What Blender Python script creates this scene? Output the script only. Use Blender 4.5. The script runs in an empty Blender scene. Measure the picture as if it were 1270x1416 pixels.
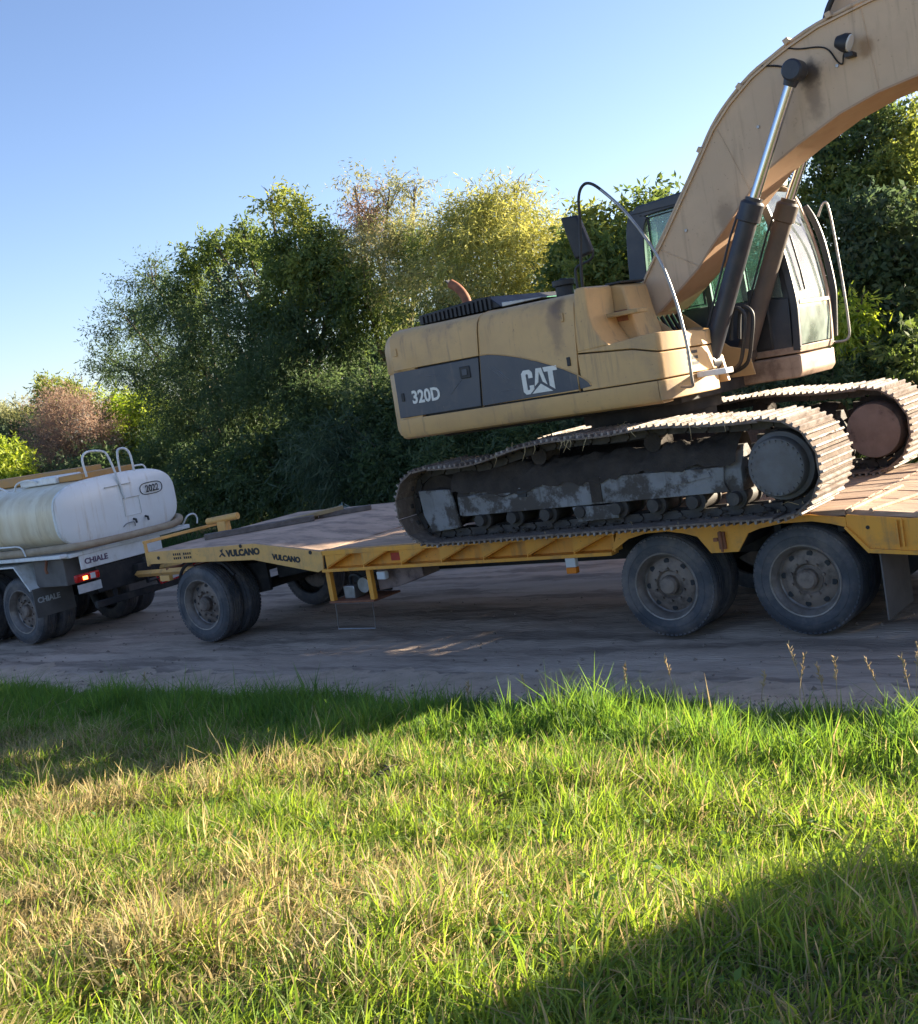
import bpy, math, random
import numpy as np
from mathutils import Vector, Matrix

random.seed(7)
rng = np.random.default_rng(11)
R = math.radians
scene = bpy.context.scene
col = scene.collection

# ------------------------------------------------------------------ camera
CAM = (4.0423, -9.7453, 2.6058)
YAW, PITCH, ROLL, FPX = 0.65769, -0.10343, 0.17062, 1706.28     # FPX for a 1270 px wide frame
_f = Vector((-math.sin(YAW) * math.cos(PITCH), math.cos(YAW) * math.cos(PITCH), math.sin(PITCH)))
_r0 = Vector((math.cos(YAW), math.sin(YAW), 0)); _u0 = _r0.cross(_f)
_r = _r0 * math.cos(ROLL) - _u0 * math.sin(ROLL)
_u = _u0 * math.cos(ROLL) + _r0 * math.sin(ROLL)
cd = bpy.data.cameras.new('camera'); cam = bpy.data.objects.new('camera', cd); col.objects.link(cam)
cam.matrix_world = Matrix(((_r.x, _u.x, -_f.x, CAM[0]), (_r.y, _u.y, -_f.y, CAM[1]), (_r.z, _u.z, -_f.z, CAM[2]), (0, 0, 0, 1)))
cd.sensor_fit = 'HORIZONTAL'; cd.sensor_width = 36; cd.lens = 36 * FPX / 1270; cd.clip_end = 3000
scene.camera = cam

# ------------------------------------------------------------------ light
SUN_AZ, SUN_EL = R(60), R(12)          # azimuth measured from +x towards +y
sdir = Vector((math.cos(SUN_EL) * math.cos(SUN_AZ), math.cos(SUN_EL) * math.sin(SUN_AZ), math.sin(SUN_EL)))
w = bpy.data.worlds.new('World'); scene.world = w; w.use_nodes = True
nt = w.node_tree; bg = nt.nodes['Background']
sky = nt.nodes.new('ShaderNodeTexSky'); sky.sky_type = 'NISHITA'; sky.sun_disc = False
sky.sun_elevation = SUN_EL; sky.sun_rotation = R(90) - SUN_AZ
sky.altitude = 0; sky.air_density = 0.75; sky.dust_density = 0.6; sky.ozone_density = 2.6
wb = nt.nodes.new('ShaderNodeMix'); wb.data_type = 'RGBA'; wb.blend_type = 'MULTIPLY'; wb.inputs[0].default_value = 1; wb.inputs[7].default_value = (1.10, .955, .97, 1)   # camera white balance
nt.links.new(sky.outputs[0], wb.inputs[6]); nt.links.new(wb.outputs[2], bg.inputs[0]); bg.inputs[1].default_value = 0.062
sl = bpy.data.lights.new('sun', 'SUN'); sl.energy = 4.3; sl.angle = R(0.53); sl.color = (1.0, 0.87, 0.66)
so = bpy.data.objects.new('sun', sl); col.objects.link(so)
so.rotation_euler = sdir.to_track_quat('Z', 'Y').to_euler(); so.location = (20, 30, 20)
scene.view_settings.view_transform = 'Standard'; scene.view_settings.look = 'None'
scene.view_settings.gamma = 1.0; scene.view_settings.exposure = 2.35
scene.render.engine = 'CYCLES'
cy = scene.cycles
cy.max_bounces = 7; cy.diffuse_bounces = 3; cy.glossy_bounces = 3; cy.transmission_bounces = 4; cy.transparent_max_bounces = 8
cy.use_denoising = True

# ------------------------------------------------------------------ helpers
def at(px, py, Y):
    """world point where the line of sight through a photograph pixel meets the upright plane y = Y"""
    v = _f + _r * ((px - 635) / FPX) - _u * ((py - 708) / FPX)
    t = (Y - CAM[1]) / v.y
    return Vector(CAM) + v * t

def tag(o, label=None, cat=None, group=None, kind=None):
    if label: o['label'] = label
    if cat: o['category'] = cat
    if group: o['group'] = group
    if kind: o['kind'] = kind
    return o

def empty(name, loc, parent=None):
    o = bpy.data.objects.new(name, None); col.objects.link(o); o.location = loc; o.empty_display_size = .2
    if parent: setparent(o, parent)
    return o

def world_loc(o):
    p = Vector((0, 0, 0))
    while o: p = p + o.location if not o.parent else p + o.location + o.matrix_parent_inverse.translation; o = o.parent
    return p

def setparent(o, parent):
    o.parent = parent
    o.matrix_parent_inverse = Matrix.Translation(-world_loc(parent))

class MB:
    def __init__(s): s.v = []; s.f = []; s.m = []
    def add(s, vs, fs, mi=0):
        n = len(s.v); s.v += [tuple(v) for v in vs]; s.f += [tuple(i + n for i in f) for f in fs]; s.m += [mi] * len(fs); return s
    def box(s, x0, x1, y0, y1, z0, z1, mi=0):
        return s.add([(x0, y0, z0), (x1, y0, z0), (x1, y1, z0), (x0, y1, z0), (x0, y0, z1), (x1, y0, z1), (x1, y1, z1), (x0, y1, z1)],
                     [(3, 2, 1, 0), (4, 5, 6, 7), (0, 1, 5, 4), (1, 2, 6, 5), (2, 3, 7, 6), (3, 0, 4, 7)], mi)
    def obox(s, c, size, rot, mi=0):
        sx, sy, sz = [k / 2 for k in size]; M = rot if isinstance(rot, Matrix) else Matrix.Rotation(rot, 3, 'Z')
        P = [Vector(c) + M @ Vector((a * sx, b * sy, d * sz)) for d in (-1, 1) for (a, b) in ((-1, -1), (1, -1), (1, 1), (-1, 1))]
        return s.add(P, [(3, 2, 1, 0), (4, 5, 6, 7), (0, 1, 5, 4), (1, 2, 6, 5), (2, 3, 7, 6), (3, 0, 4, 7)], mi)
    def prism(s, poly, a, b, axis='y', mi=0):
        n = len(poly)
        A = sum(poly[i][0] * poly[(i + 1) % n][1] - poly[(i + 1) % n][0] * poly[i][1] for i in range(n))
        if axis == 'y':
            mk = lambda p, t: (p[0], t, p[1]); flip = A < 0
        elif axis == 'x':
            mk = lambda p, t: (t, p[0], p[1]); flip = A > 0
        else:
            mk = lambda p, t: (p[0], p[1], t); flip = A > 0
        if flip: poly = poly[::-1]
        vs = [mk(p, a) for p in poly] + [mk(p, b) for p in poly]
        fs = [tuple(range(n)), tuple(range(2 * n - 1, n - 1, -1))] + [(i, i + n, (i + 1) % n + n, (i + 1) % n) for i in range(n)]
        return s.add(vs, fs, mi)
    def loft(s, rings, close=True, cap=True, mi=0):
        n = len(rings[0]); vs = [p for r in rings for p in r]; fs = []
        for k in range(len(rings) - 1):
            for i in range(n if close else n - 1):
                j = (i + 1) % n
                fs.append((k * n + i, k * n + j, (k + 1) * n + j, (k + 1) * n + i))
        if cap:
            fs.append(tuple(range(n - 1, -1, -1))); fs.append(tuple((len(rings) - 1) * n + i for i in range(n)))
        return s.add(vs, fs, mi)
    def tube(s, path, r, n=8, closed=False, mi=0):
        P = [Vector(p) for p in path]; m = len(P); rings = []
        rad = r if isinstance(r, (list, tuple)) else [r] * m
        up = Vector((0, 0, 1)); prev = None
        for i in range(m):
            if closed: t = (P[(i + 1) % m] - P[i - 1])
            else: t = (P[min(i + 1, m - 1)] - P[max(i - 1, 0)])
            t.normalize()
            if prev is None:
                a = t.cross(up)
                if a.length < 1e-3: a = t.cross(Vector((0, 1, 0)))
            else: a = prev - t * prev.dot(t)
            a.normalize(); prev = a; b = t.cross(a)
            rings.append([P[i] + (a * math.cos(2 * math.pi * k / n) + b * math.sin(2 * math.pi * k / n)) * rad[i] for k in range(n)])
        if closed: rings.append(rings[0])
        return s.loft(rings, True, not closed, mi)
    def cyl(s, p0, p1, r0, r1=None, n=16, mi=0):
        return s.tube([p0, p1], [r0, r0 if r1 is None else r1], n, mi=mi)
    def lathe(s, prof, c, n=32, mi=0, cap=True):
        """prof: (radius, y) list, turned about the y axis through c=(x,z)"""
        rings = [[(c[0] + r * math.cos(2 * math.pi * k / n), y, c[1] + r * math.sin(2 * math.pi * k / n)) for k in range(n)] for r, y in prof]
        return s.loft(rings, True, cap, mi)
    def mesh(s, name):
        me = bpy.data.meshes.new(name); me.from_pydata(s.v, [], s.f); me.update(); return me
    def build(s, name, mats, parent=None, smooth=35, bevel=0, seg=2, fix=True):
        me = s.mesh(name)
        if fix:
            import bmesh
            bm = bmesh.new(); bm.from_mesh(me); bmesh.ops.recalc_face_normals(bm, faces=bm.faces); bm.to_mesh(me); bm.free()
        for m in (mats if isinstance(mats, (list, tuple)) else [mats]): me.materials.append(m)
        if any(s.m): me.polygons.foreach_set('material_index', s.m)
        if smooth:
            me.polygons.foreach_set('use_smooth', [True] * len(me.polygons)); me.set_sharp_from_angle(angle=R(smooth))
        o = bpy.data.objects.new(name, me); col.objects.link(o)
        if parent: setparent(o, parent)
        if bevel:
            b = o.modifiers.new('bevel', 'BEVEL'); b.width = bevel; b.segments = seg; b.limit_method = 'ANGLE'; b.angle_limit = R(35); b.harden_normals = False
        return o

def instance(me, name, parent, loc, rot=(0, 0, 0), scale=None):
    o = bpy.data.objects.new(name, me); col.objects.link(o); o.location = loc; o.rotation_euler = rot
    if scale: o.scale = scale
    setparent(o, parent); return o

def copy_tree(o, parent=None, delta=(0, 0, 0)):
    c = o.copy(); col.objects.link(c)
    if parent: c.parent = parent
    else: c.location = Vector(o.location) + Vector(delta)
    for ch in list(o.children): copy_tree(ch, c)
    return c

def spline(pts, k=6):
    P = [Vector(p) for p in pts]; out = []
    for i in range(len(P) - 1):
        a, b, c, d = P[max(i - 1, 0)], P[i], P[i + 1], P[min(i + 2, len(P) - 1)]
        for j in range(k):
            t = j / k
            out.append(.5 * ((2 * b) + (c - a) * t + (2 * a - 5 * b + 4 * c - d) * t * t + (3 * b - a - 3 * c + d) * t ** 3))
    out.append(P[-1]); return out

def lettering(name, body, loc, height, parent, m, wscale=1.0, bold=0.0, rot=(R(90), 0, 0), align='LEFT', depth=.002, shear=0):
    c = bpy.data.curves.new(name, 'FONT'); c.body = body; c.size = height / .72; c.offset = bold; c.extrude = depth; c.align_x = align; c.resolution_u = 3; c.shear = shear
    c.materials.append(m)
    tmp = bpy.data.objects.new(name, c); col.objects.link(tmp)
    me = bpy.data.meshes.new_from_object(tmp.evaluated_get(bpy.context.evaluated_depsgraph_get()))
    bpy.data.objects.remove(tmp); me.name = name
    o = bpy.data.objects.new(name, me); col.objects.link(o); o.location = loc; o.rotation_euler = rot; o.scale = (wscale, 1, 1)
    setparent(o, parent); return o

# ------------------------------------------------------------------ materials
def srgb(r, g, b):
    f = lambda c: (c / 255 / 12.92) if c / 255 <= .04045 else ((c / 255 + .055) / 1.055) ** 2.4
    return (f(r), f(g), f(b))

def material(name, c1, c2=None, scale=3.0, rough=.6, metal=0.0, dirt=None, dscale=2.5, dlo=.5, dhi=.7, damt=.8, bump=0.0, bscale=40.0, stretch=(1, 1, 1), spec=.4, spots=(), streak=None, chip=None):
    m = bpy.data.materials.new(name); m.use_nodes = True
    N = m.node_tree.nodes; L = m.node_tree.links; b = N['Principled BSDF']
    b.inputs['Roughness'].default_value = rough; b.inputs['Metallic'].default_value = metal; b.inputs['Specular IOR Level'].default_value = spec
    geo = N.new('ShaderNodeNewGeometry'); mp = N.new('ShaderNodeMapping'); mp.inputs['Scale'].default_value = stretch
    L.new(geo.outputs['Position'], mp.inputs['Vector'])
    def noise(sc, detail=6, rgh=.6):
        n = N.new('ShaderNodeTexNoise'); n.inputs['Scale'].default_value = sc; n.inputs['Detail'].default_value = detail; n.inputs['Roughness'].default_value = rgh
        L.new(mp.outputs[0], n.inputs['Vector']); return n
    def mix(fac, a, c):
        x = N.new('ShaderNodeMix'); x.data_type = 'RGBA'
        for sock, val in ((x.inputs[0], fac), (x.inputs[6], a), (x.inputs[7], c)):
            if isinstance(val, bpy.types.NodeSocket): L.new(val, sock)
            elif isinstance(val, (int, float)): sock.default_value = val
            else: sock.default_value = (*val, 1)
        return x.outputs[2]
    def ramp(src, lo, hi, top=1.0):
        r = N.new('ShaderNodeMapRange'); r.inputs[1].default_value = lo; r.inputs[2].default_value = hi; r.inputs[4].default_value = top
        r.interpolation_type = 'SMOOTHSTEP'; L.new(src, r.inputs[0]); return r.outputs[0]
    out = c1
    if c2 is not None: out = mix(ramp(noise(scale).outputs[0], .35, .65), c1, c2)
    if dirt is not None:
        out = mix(ramp(noise(dscale, 9, .68).outputs[0], dlo, dhi, damt), out, dirt)
    if streak is not None:
        sm = N.new('ShaderNodeMapping'); sm.inputs['Scale'].default_value = (7, 7, .55); L.new(geo.outputs['Position'], sm.inputs['Vector'])
        sn = N.new('ShaderNodeTexNoise'); sn.inputs['Scale'].default_value = 1.6; sn.inputs['Detail'].default_value = 7; sn.inputs['Roughness'].default_value = .65; L.new(sm.outputs[0], sn.inputs['Vector'])
        out = mix(ramp(sn.outputs[0], .52, .74, streak[1]), out, streak[0])
    if chip is not None:
        cn = noise(26, 4, .75); out = mix(ramp(cn.outputs[0], .66, .70, chip[1]), out, chip[0])
        cn2 = noise(3.1, 9, .85); out = mix(ramp(cn2.outputs[0], .60, .66, chip[1] * .45), out, chip[0])
    for (cx, cyy, cz, rad, cc, amt, sz) in spots:                     # grease and rust runs, drawn out downwards by 1/sz
        pm = N.new('ShaderNodeMapping'); pm.inputs['Scale'].default_value = (1, 1, sz); L.new(geo.outputs['Position'], pm.inputs['Vector'])
        d = N.new('ShaderNodeVectorMath'); d.operation = 'DISTANCE'; L.new(pm.outputs[0], d.inputs[0]); d.inputs[1].default_value = (cx, cyy, cz * sz)
        nz = noise(14); ad = N.new('ShaderNodeMath'); ad.operation = 'MULTIPLY_ADD'; L.new(nz.outputs[0], ad.inputs[0]); ad.inputs[1].default_value = rad * .9; L.new(d.outputs['Value'], ad.inputs[2])
        mr = N.new('ShaderNodeMapRange'); mr.inputs[1].default_value = rad * 1.5; mr.inputs[2].default_value = rad * .75; mr.inputs[4].default_value = amt; mr.interpolation_type = 'SMOOTHSTEP'
        L.new(ad.outputs[0], mr.inputs[0]); out = mix(mr.outputs[0], out, cc)
    if isinstance(out, tuple): b.inputs['Base Color'].default_value = (*out, 1)
    else: L.new(out, b.inputs['Base Color'])
    rn = noise(7); rr = N.new('ShaderNodeMapRange'); rr.inputs[3].default_value = max(0, rough - .12); rr.inputs[4].default_value = min(1, rough + .15)
    L.new(rn.outputs[0], rr.inputs[0]); L.new(rr.outputs[0], b.inputs['Roughness'])
    if bump:
        bn = noise(bscale, 5, .7); bp = N.new('ShaderNodeBump'); bp.inputs['Strength'].default_value = bump; bp.inputs['Distance'].default_value = .02
        L.new(bn.outputs[0], bp.inputs['Height']); L.new(bp.outputs[0], b.inputs['Normal'])
    return m

def leaf_material(name, trans=.45, gloss=.05, rough=.45):
    m = bpy.data.materials.new(name); m.use_nodes = True
    N = m.node_tree.nodes; L = m.node_tree.links
    for n in list(N): N.remove(n)
    o = N.new('ShaderNodeOutputMaterial'); a = N.new('ShaderNodeAttribute'); a.attribute_name = 'tint'
    d = N.new('ShaderNodeBsdfDiffuse'); t = N.new('ShaderNodeBsdfTranslucent'); g = N.new('ShaderNodeBsdfGlossy'); g.inputs['Roughness'].default_value = rough
    hs = N.new('ShaderNodeHueSaturation'); hs.inputs['Hue'].default_value = .485; hs.inputs['Saturation'].default_value = 1.1; hs.inputs['Value'].default_value = 1.6
    L.new(a.outputs['Color'], d.inputs['Color']); L.new(a.outputs['Color'], hs.inputs['Color']); L.new(hs.outputs[0], t.inputs['Color'])
    m1 = N.new('ShaderNodeMixShader'); m1.inputs[0].default_value = trans; L.new(d.outputs[0], m1.inputs[1]); L.new(t.outputs[0], m1.inputs[2])
    m2 = N.new('ShaderNodeMixShader'); m2.inputs[0].default_value = gloss; L.new(m1.outputs[0], m2.inputs[1]); L.new(g.outputs[0], m2.inputs[2])
    L.new(m2.outputs[0], o.inputs[0]); return m

def glass_material(name, tint, dust_sheen=.15, dust_sheen_col=(.55, .5, .42)):
    m = bpy.data.materials.new(name); m.use_nodes = True
    N = m.node_tree.nodes; L = m.node_tree.links
    for n in list(N): N.remove(n)
    o = N.new('ShaderNodeOutputMaterial'); tr = N.new('ShaderNodeBsdfTransparent'); tr.inputs[0].default_value = (*tint, 1)
    g = N.new('ShaderNodeBsdfGlossy'); g.inputs['Roughness'].default_value = .06; d = N.new('ShaderNodeBsdfDiffuse'); d.inputs[0].default_value = (*dust_sheen_col, 1)
    fr = N.new('ShaderNodeFresnel'); fr.inputs[0].default_value = 1.6
    m1 = N.new('ShaderNodeMixShader'); L.new(fr.outputs[0], m1.inputs[0]); L.new(tr.outputs[0], m1.inputs[1]); L.new(g.outputs[0], m1.inputs[2])
    nz = N.new('ShaderNodeTexNoise'); nz.inputs['Scale'].default_value = 3.5; nz.inputs['Detail'].default_value = 6
    geo = N.new('ShaderNodeNewGeometry'); L.new(geo.outputs['Position'], nz.inputs['Vector'])
    mr = N.new('ShaderNodeMapRange'); mr.inputs[1].default_value = .3; mr.inputs[2].default_value = .75; mr.inputs[3].default_value = dust_sheen * .4; mr.inputs[4].default_value = dust_sheen * 1.8
    L.new(nz.outputs[0], mr.inputs[0])
    m2 = N.new('ShaderNodeMixShader'); L.new(mr.outputs[0], m2.inputs[0]); L.new(m1.outputs[0], m2.inputs[1]); L.new(d.outputs[0], m2.inputs[2])
    L.new(m2.outputs[0], o.inputs[0]); return m

MUD = (.16, .115, .08)
M = {}
M['yellow'] = material('faded_yellow_paint', (.63, .395, .17), (.55, .345, .155), 1.6, .5, dirt=(.34, .235, .145), dscale=1.8, dlo=.47, dhi=.74, damt=.7, bump=.05, streak=((.27, .18, .115), .75), chip=((.22, .13, .08), .7),
                       spots=[(-1.87, -.16, 3.13, .10, (.11, .07, .05), .75, .55), (-1.92, -.17, 2.98, .10, (.2, .13, .09), .55, .28), (-3.6, -.17, 2.86, .16, (.55, .33, .13), .5, 1.6), (-.95, -.1, 2.2, .2, (.3, .2, .12), .5, 1.5), (-2.4, -.17, 2.16, .3, (.33, .22, .13), .4, 2.5)])
M['boom'] = material('boom_paint', (.60, .43, .28), (.53, .38, .25), 1.3, .55, dirt=(.38, .27, .17), dscale=2.2, dlo=.52, dhi=.8, damt=.45, bump=.05, streak=((.33, .23, .15), .6), chip=((.25, .16, .1), .7),
                     spots=[(.31, .9, 4.66, .13, (.03, .025, .022), .92, .9), (.32, .9, 4.48, .10, (.16, .105, .07), .6, .33), (.80, .9, 4.74, .09, (.25, .13, .05), .7, .8), (-.62, .9, 3.66, .13, (.2, .13, .08), .5, .7)])
M['boom_under'] = material('boom_underside_bounce', (.40, .25, .15), (.44, .29, .18), 2.0, .6, dirt=(.2, .11, .06), dscale=3, dlo=.5, dhi=.8, damt=.5)  # warm reflected light is put into this underside colour, besides the dirt
M['navy'] = material('dark_decal_panel', (.055, .065, .085), (.075, .08, .095), 2.5, .38, dirt=(.2, .165, .14), dscale=3.2, dlo=.5, dhi=.8, damt=.6, streak=((.22, .18, .15), .35), chip=((.2, .17, .14), .5))
M['black'] = material('black_plastic', (.018, .019, .022), (.028, .028, .03), 5, .5, dirt=(.09, .075, .06), dscale=5, dlo=.55, dhi=.85, damt=.5)
M['cabgrey'] = material('cab_dark_paint', (.035, .042, .055), (.05, .055, .065), 3, .42, dirt=(.13, .11, .09), dscale=3, dlo=.5, dhi=.85, damt=.5)
M['cabtan'] = material('cab_sill_paint', (.44, .315, .225), (.36, .25, .18), 2, .6, dirt=(.17, .11, .075), dscale=4, dlo=.44, dhi=.68, damt=.8, streak=((.16, .1, .07), .7))
M['white'] = material('white_lettering', (.78, .76, .70), (.70, .68, .62), 20, .6)
M['steel'] = material('worn_steel', (.38, .37, .36), (.28, .27, .26), 6, .38, .7, dirt=(.2, .14, .1), dscale=6, dlo=.55, dhi=.8, damt=.6)
M['chrome'] = material('chrome_rod', (.62, .64, .66), None, 3, .14, 1.0)
M['cylinder'] = material('black_cylinder_paint', (.024, .028, .04), (.04, .042, .05), 4, .38, dirt=(.15, .11, .08), dscale=3.5, dlo=.5, dhi=.8, damt=.5)
M['cylinder_dusty'] = material('dusty_cylinder_paint', (.085, .07, .06), (.12, .09, .07), 4, .55, dirt=(.2, .14, .1), dscale=3.5, dlo=.45, dhi=.8, damt=.5)
M['rust'] = material('rusty_pipe', (.30, .12, .06), (.2, .08, .045), 12, .75)
M['shoe'] = material('dusty_track_steel', (.35, .30, .265), (.24, .195, .165), 9, .7, .1, dirt=(.13, .09, .068), dscale=7, dlo=.44, dhi=.62, damt=.9, bump=.25, bscale=60)
M['caked'] = material('caked_earth', (.21, .155, .12), (.15, .11, .085), 10, .95, dirt=(.34, .28, .235), dscale=12, dlo=.52, dhi=.7, damt=.7, bump=.5, bscale=50)
M['frame'] = material('muddy_frame', (.24, .235, .235), (.19, .185, .18), 4, .7, dirt=(.06, .047, .038), dscale=3.2, dlo=.45, dhi=.55, damt=.95, streak=((.07, .055, .045), .8), bump=.3, bscale=30)
M['mud'] = material('dried_mud', (.055, .042, .033), (.035, .027, .022), 5, .95, dirt=(.12, .085, .06), dscale=6, dlo=.55, dhi=.78, damt=.6, bump=.6, bscale=25)
M['chain'] = material('oily_chain', (.07, .062, .056), (.05, .043, .038), 5, .65, .2, dirt=(.14, .11, .09), dscale=9, dlo=.5, dhi=.75, damt=.7, bump=.2)
M['drive'] = material('final_drive_dusty', (.17, .165, .165), (.14, .13, .125), 5, .7, dirt=(.1, .075, .06), dscale=6, dlo=.5, dhi=.75, damt=.6, bump=.15)
M['drive_brown'] = material('final_drive_brown', (.25, .18, .15), (.2, .14, .115), 5, .75, dirt=(.07, .05, .045), dscale=3.5, dlo=.52, dhi=.66, damt=.8, bump=.15)
M['trailer'] = material('trailer_yellow', (.84, .37, .045), (.78, .35, .055), 2.2, .45, dirt=(.3, .18, .09), dscale=3.5, dlo=.48, dhi=.75, damt=.7, bump=.08, streak=((.26, .15, .07), .6), chip=((.2, .1, .05), .8))
M['trailer_front'] = material('trailer_yellow_worn', (.78, .43, .12), (.72, .40, .13), 3, .5, dirt=(.32, .22, .13), dscale=5, dlo=.48, dhi=.78, damt=.7, streak=((.3, .19, .1), .5), chip=((.22, .12, .06), .8))
M['wood'] = material('worn_deck_timber', (.64, .43, .29), (.46, .31, .215), 3, .85, dirt=(.2, .14, .105), dscale=5, dlo=.48, dhi=.72, damt=.7, bump=.4, bscale=14, stretch=(.25, 2.2, 2.2))
M['plate'] = material('dusty_deck_plate', (.68, .48, .345), (.54, .375, .27), 2, .75, dirt=(.25, .18, .14), dscale=5, dlo=.44, dhi=.66, damt=.75, bump=.25, bscale=22, stretch=(.5, 1, 1))
M['oldwood'] = material('grey_weathered_plank', (.2, .165, .145), (.14, .115, .1), 6, .9, bump=.5, bscale=30, stretch=(1, 3, 3))
M['palewood'] = material('pale_plank', (.45, .33, .17), (.36, .26, .14), 6, .85, bump=.3, bscale=30)
M['tyre'] = material('dusty_tyre', (.052, .054, .06), (.08, .08, .086), 3, .66, dirt=(.24, .195, .16), dscale=3.2, dlo=.42, dhi=.7, damt=.6, bump=.12, bscale=30)
M['rim'] = material('dusty_rim', (.27, .205, .16), (.19, .145, .115), 6, .6, .2, dirt=(.06, .048, .04), dscale=6, dlo=.48, dhi=.7, damt=.8)
M['rimlip'] = material('rim_lip', (.31, .275, .245), (.22, .185, .16), 8, .45, .5, dirt=(.16, .13, .11), dscale=6, dlo=.5, dhi=.75, damt=.7)
M['dark'] = material('dark_chassis', (.022, .021, .021), (.04, .036, .033), 4, .75, dirt=(.1, .08, .065), dscale=4, dlo=.5, dhi=.8, damt=.6)
M['flap'] = material('dusty_rubber_flap', (.17, .15, .135), (.13, .117, .105), 4, .85, dirt=(.16, .14, .12), dscale=3, dlo=.5, dhi=.75, damt=.5)
M['tank'] = material('white_tank_paint', (.86, .86, .84), (.83, .82, .79), 1.5, .22, dirt=(.62, .52, .38), dscale=1.2, dlo=.54, dhi=.85, damt=.5, spec=.5, streak=((.56, .45, .31), .6))
M['tankside'] = material('stained_tank_paint', (.86, .77, .58), (.76, .63, .42), 1.1, .33, dirt=(.56, .43, .25), dscale=1.4, dlo=.42, dhi=.72, damt=.65, stretch=(2.2, 1, .5), streak=((.5, .38, .22), .6))
M['whitepaint'] = material('white_truck_paint', (.82, .82, .80), (.74, .74, .71), 4, .35, dirt=(.45, .37, .28), dscale=4, dlo=.5, dhi=.8, damt=.6, streak=((.45, .36, .26), .5))
M['hose'] = material('beige_hose', (.44, .34, .23), (.36, .27, .18), 8, .7)
M['red'] = material('red_lens', (.55, .015, .012), None, 3, .25)
M['orange'] = material('orange_lens', (.75, .22, .02), None, 3, .3)
M['redfilm'] = material('red_reflector', (.5, .06, .03), (.4, .05, .03), 20, .4)
M['lamplens'] = material('lamp_glass', (.62, .62, .6), None, 3, .15)
M['platewhite'] = material('number_plate_white', (.6, .6, .58), (.5, .5, .48), 12, .5)
M['dullorange'] = material('orange_tank_top', (.52, .26, .07), (.45, .25, .1), 4, .6)
M['straw'] = material('dry_straw', (.5, .37, .2), (.36, .25, .12), 9, .9)
M['road'] = None
M['bark'] = material('tree_bark', (.13, .1, .075), (.08, .062, .048), 8, .95, bump=.6, bscale=25)
M['leaf'] = leaf_material('leaf', .44, .025, .6)
M['blade'] = leaf_material('grass_blade', .5, .025, .6)
M['glass'] = glass_material('cab_glass', (.62, .80, .74), .13, (.66, .76, .73))  # pale film colour holds a painted sky reflection along with the dust
M['glass_low'] = glass_material('lower_cab_glass', (.34, .64, .5), .32, (.62, .72, .64))
M['clear'] = glass_material('clear_sheet', (.9, .9, .9), .08)
M['seat'] = material('cab_seat_fabric', (.03, .03, .032), (.05, .045, .04), 8, .9)

# ------------------------------------------------------------------ ground, road
def vnoise(x, y, scale, seed):
    g = np.random.default_rng(seed).random((257, 257)); x = np.asarray(x) / scale; y = np.asarray(y) / scale
    xi = np.floor(x).astype(int); yi = np.floor(y).astype(int); fx = x - xi; fy = y - yi
    fx = fx * fx * (3 - 2 * fx); fy = fy * fy * (3 - 2 * fy); A = lambda i, j: g[i % 257, j % 257]
    return (A(xi, yi) * (1 - fx) + A(xi + 1, yi) * fx) * (1 - fy) + (A(xi, yi + 1) * (1 - fx) + A(xi + 1, yi + 1) * fx) * fy

def fbm(x, y, scale, seed, o=4):
    s = 0; a = .5; t = 0
    for k in range(o): s = s + a * vnoise(x, y, scale / 2 ** k, seed + k); t += a; a *= .55
    return s / t

ROAD_N, ROAD_F = -2.15, 5.4
def ground_z(x, y):
    x = np.asarray(x, float); y = np.asarray(y, float)
    bank = np.clip(ROAD_N - .05 - y, 0, 8.5) * .155
    bumpn = (fbm(x, y, 1.3, 5) - .5) * .16 * np.clip((ROAD_N - y) / .8, 0, 1)
    far = np.clip(y - ROAD_F, 0, 3) * .06
    base = np.where((y > ROAD_N) & (y < ROAD_F), -.07, 0.0)
    return base + bank + bumpn + far

def grid_mesh(name, xs, ys, zf, m):
    X, Y = np.meshgrid(xs, ys, indexing='xy'); Z = zf(X, Y)
    me = bpy.data.meshes.new(name); nx, ny = len(xs), len(ys)
    co = np.stack([X, Y, Z], -1).reshape(-1, 3)
    i = np.arange(nx * ny).reshape(ny, nx); q = np.stack([i[:-1, :-1], i[:-1, 1:], i[1:, 1:], i[1:, :-1]], -1).reshape(-1, 4)
    me.from_pydata(co.tolist(), [], q.tolist()); me.polygons.foreach_set('use_smooth', [True] * len(me.polygons)); me.materials.append(m)
    o = bpy.data.objects.new(name, me); col.objects.link(o); return o

soil = material('verge_soil', (.12, .105, .05), (.085, .085, .035), 2.5, .95, dirt=(.2, .155, .1), dscale=1.6, dlo=.5, dhi=.7, damt=.7, bump=.5, bscale=20)
far_ax = np.array([15, 20, 30, 45, 70, 110, 180, 300, 600])
gx = np.concatenate([-far_ax[::-1] - 20, np.linspace(-30, 8, 153), far_ax])
gy = np.concatenate([-far_ax[::-1], np.linspace(-12, -2.25, 54), [ROAD_N - .03, ROAD_N + .02], np.linspace(-1.8, 5.2, 9), [ROAD_F - .02, ROAD_F + .03], np.linspace(5.8, 13, 12), far_ax])
tag(grid_mesh('ground', gx, gy, ground_z, soil), kind='structure')

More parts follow.
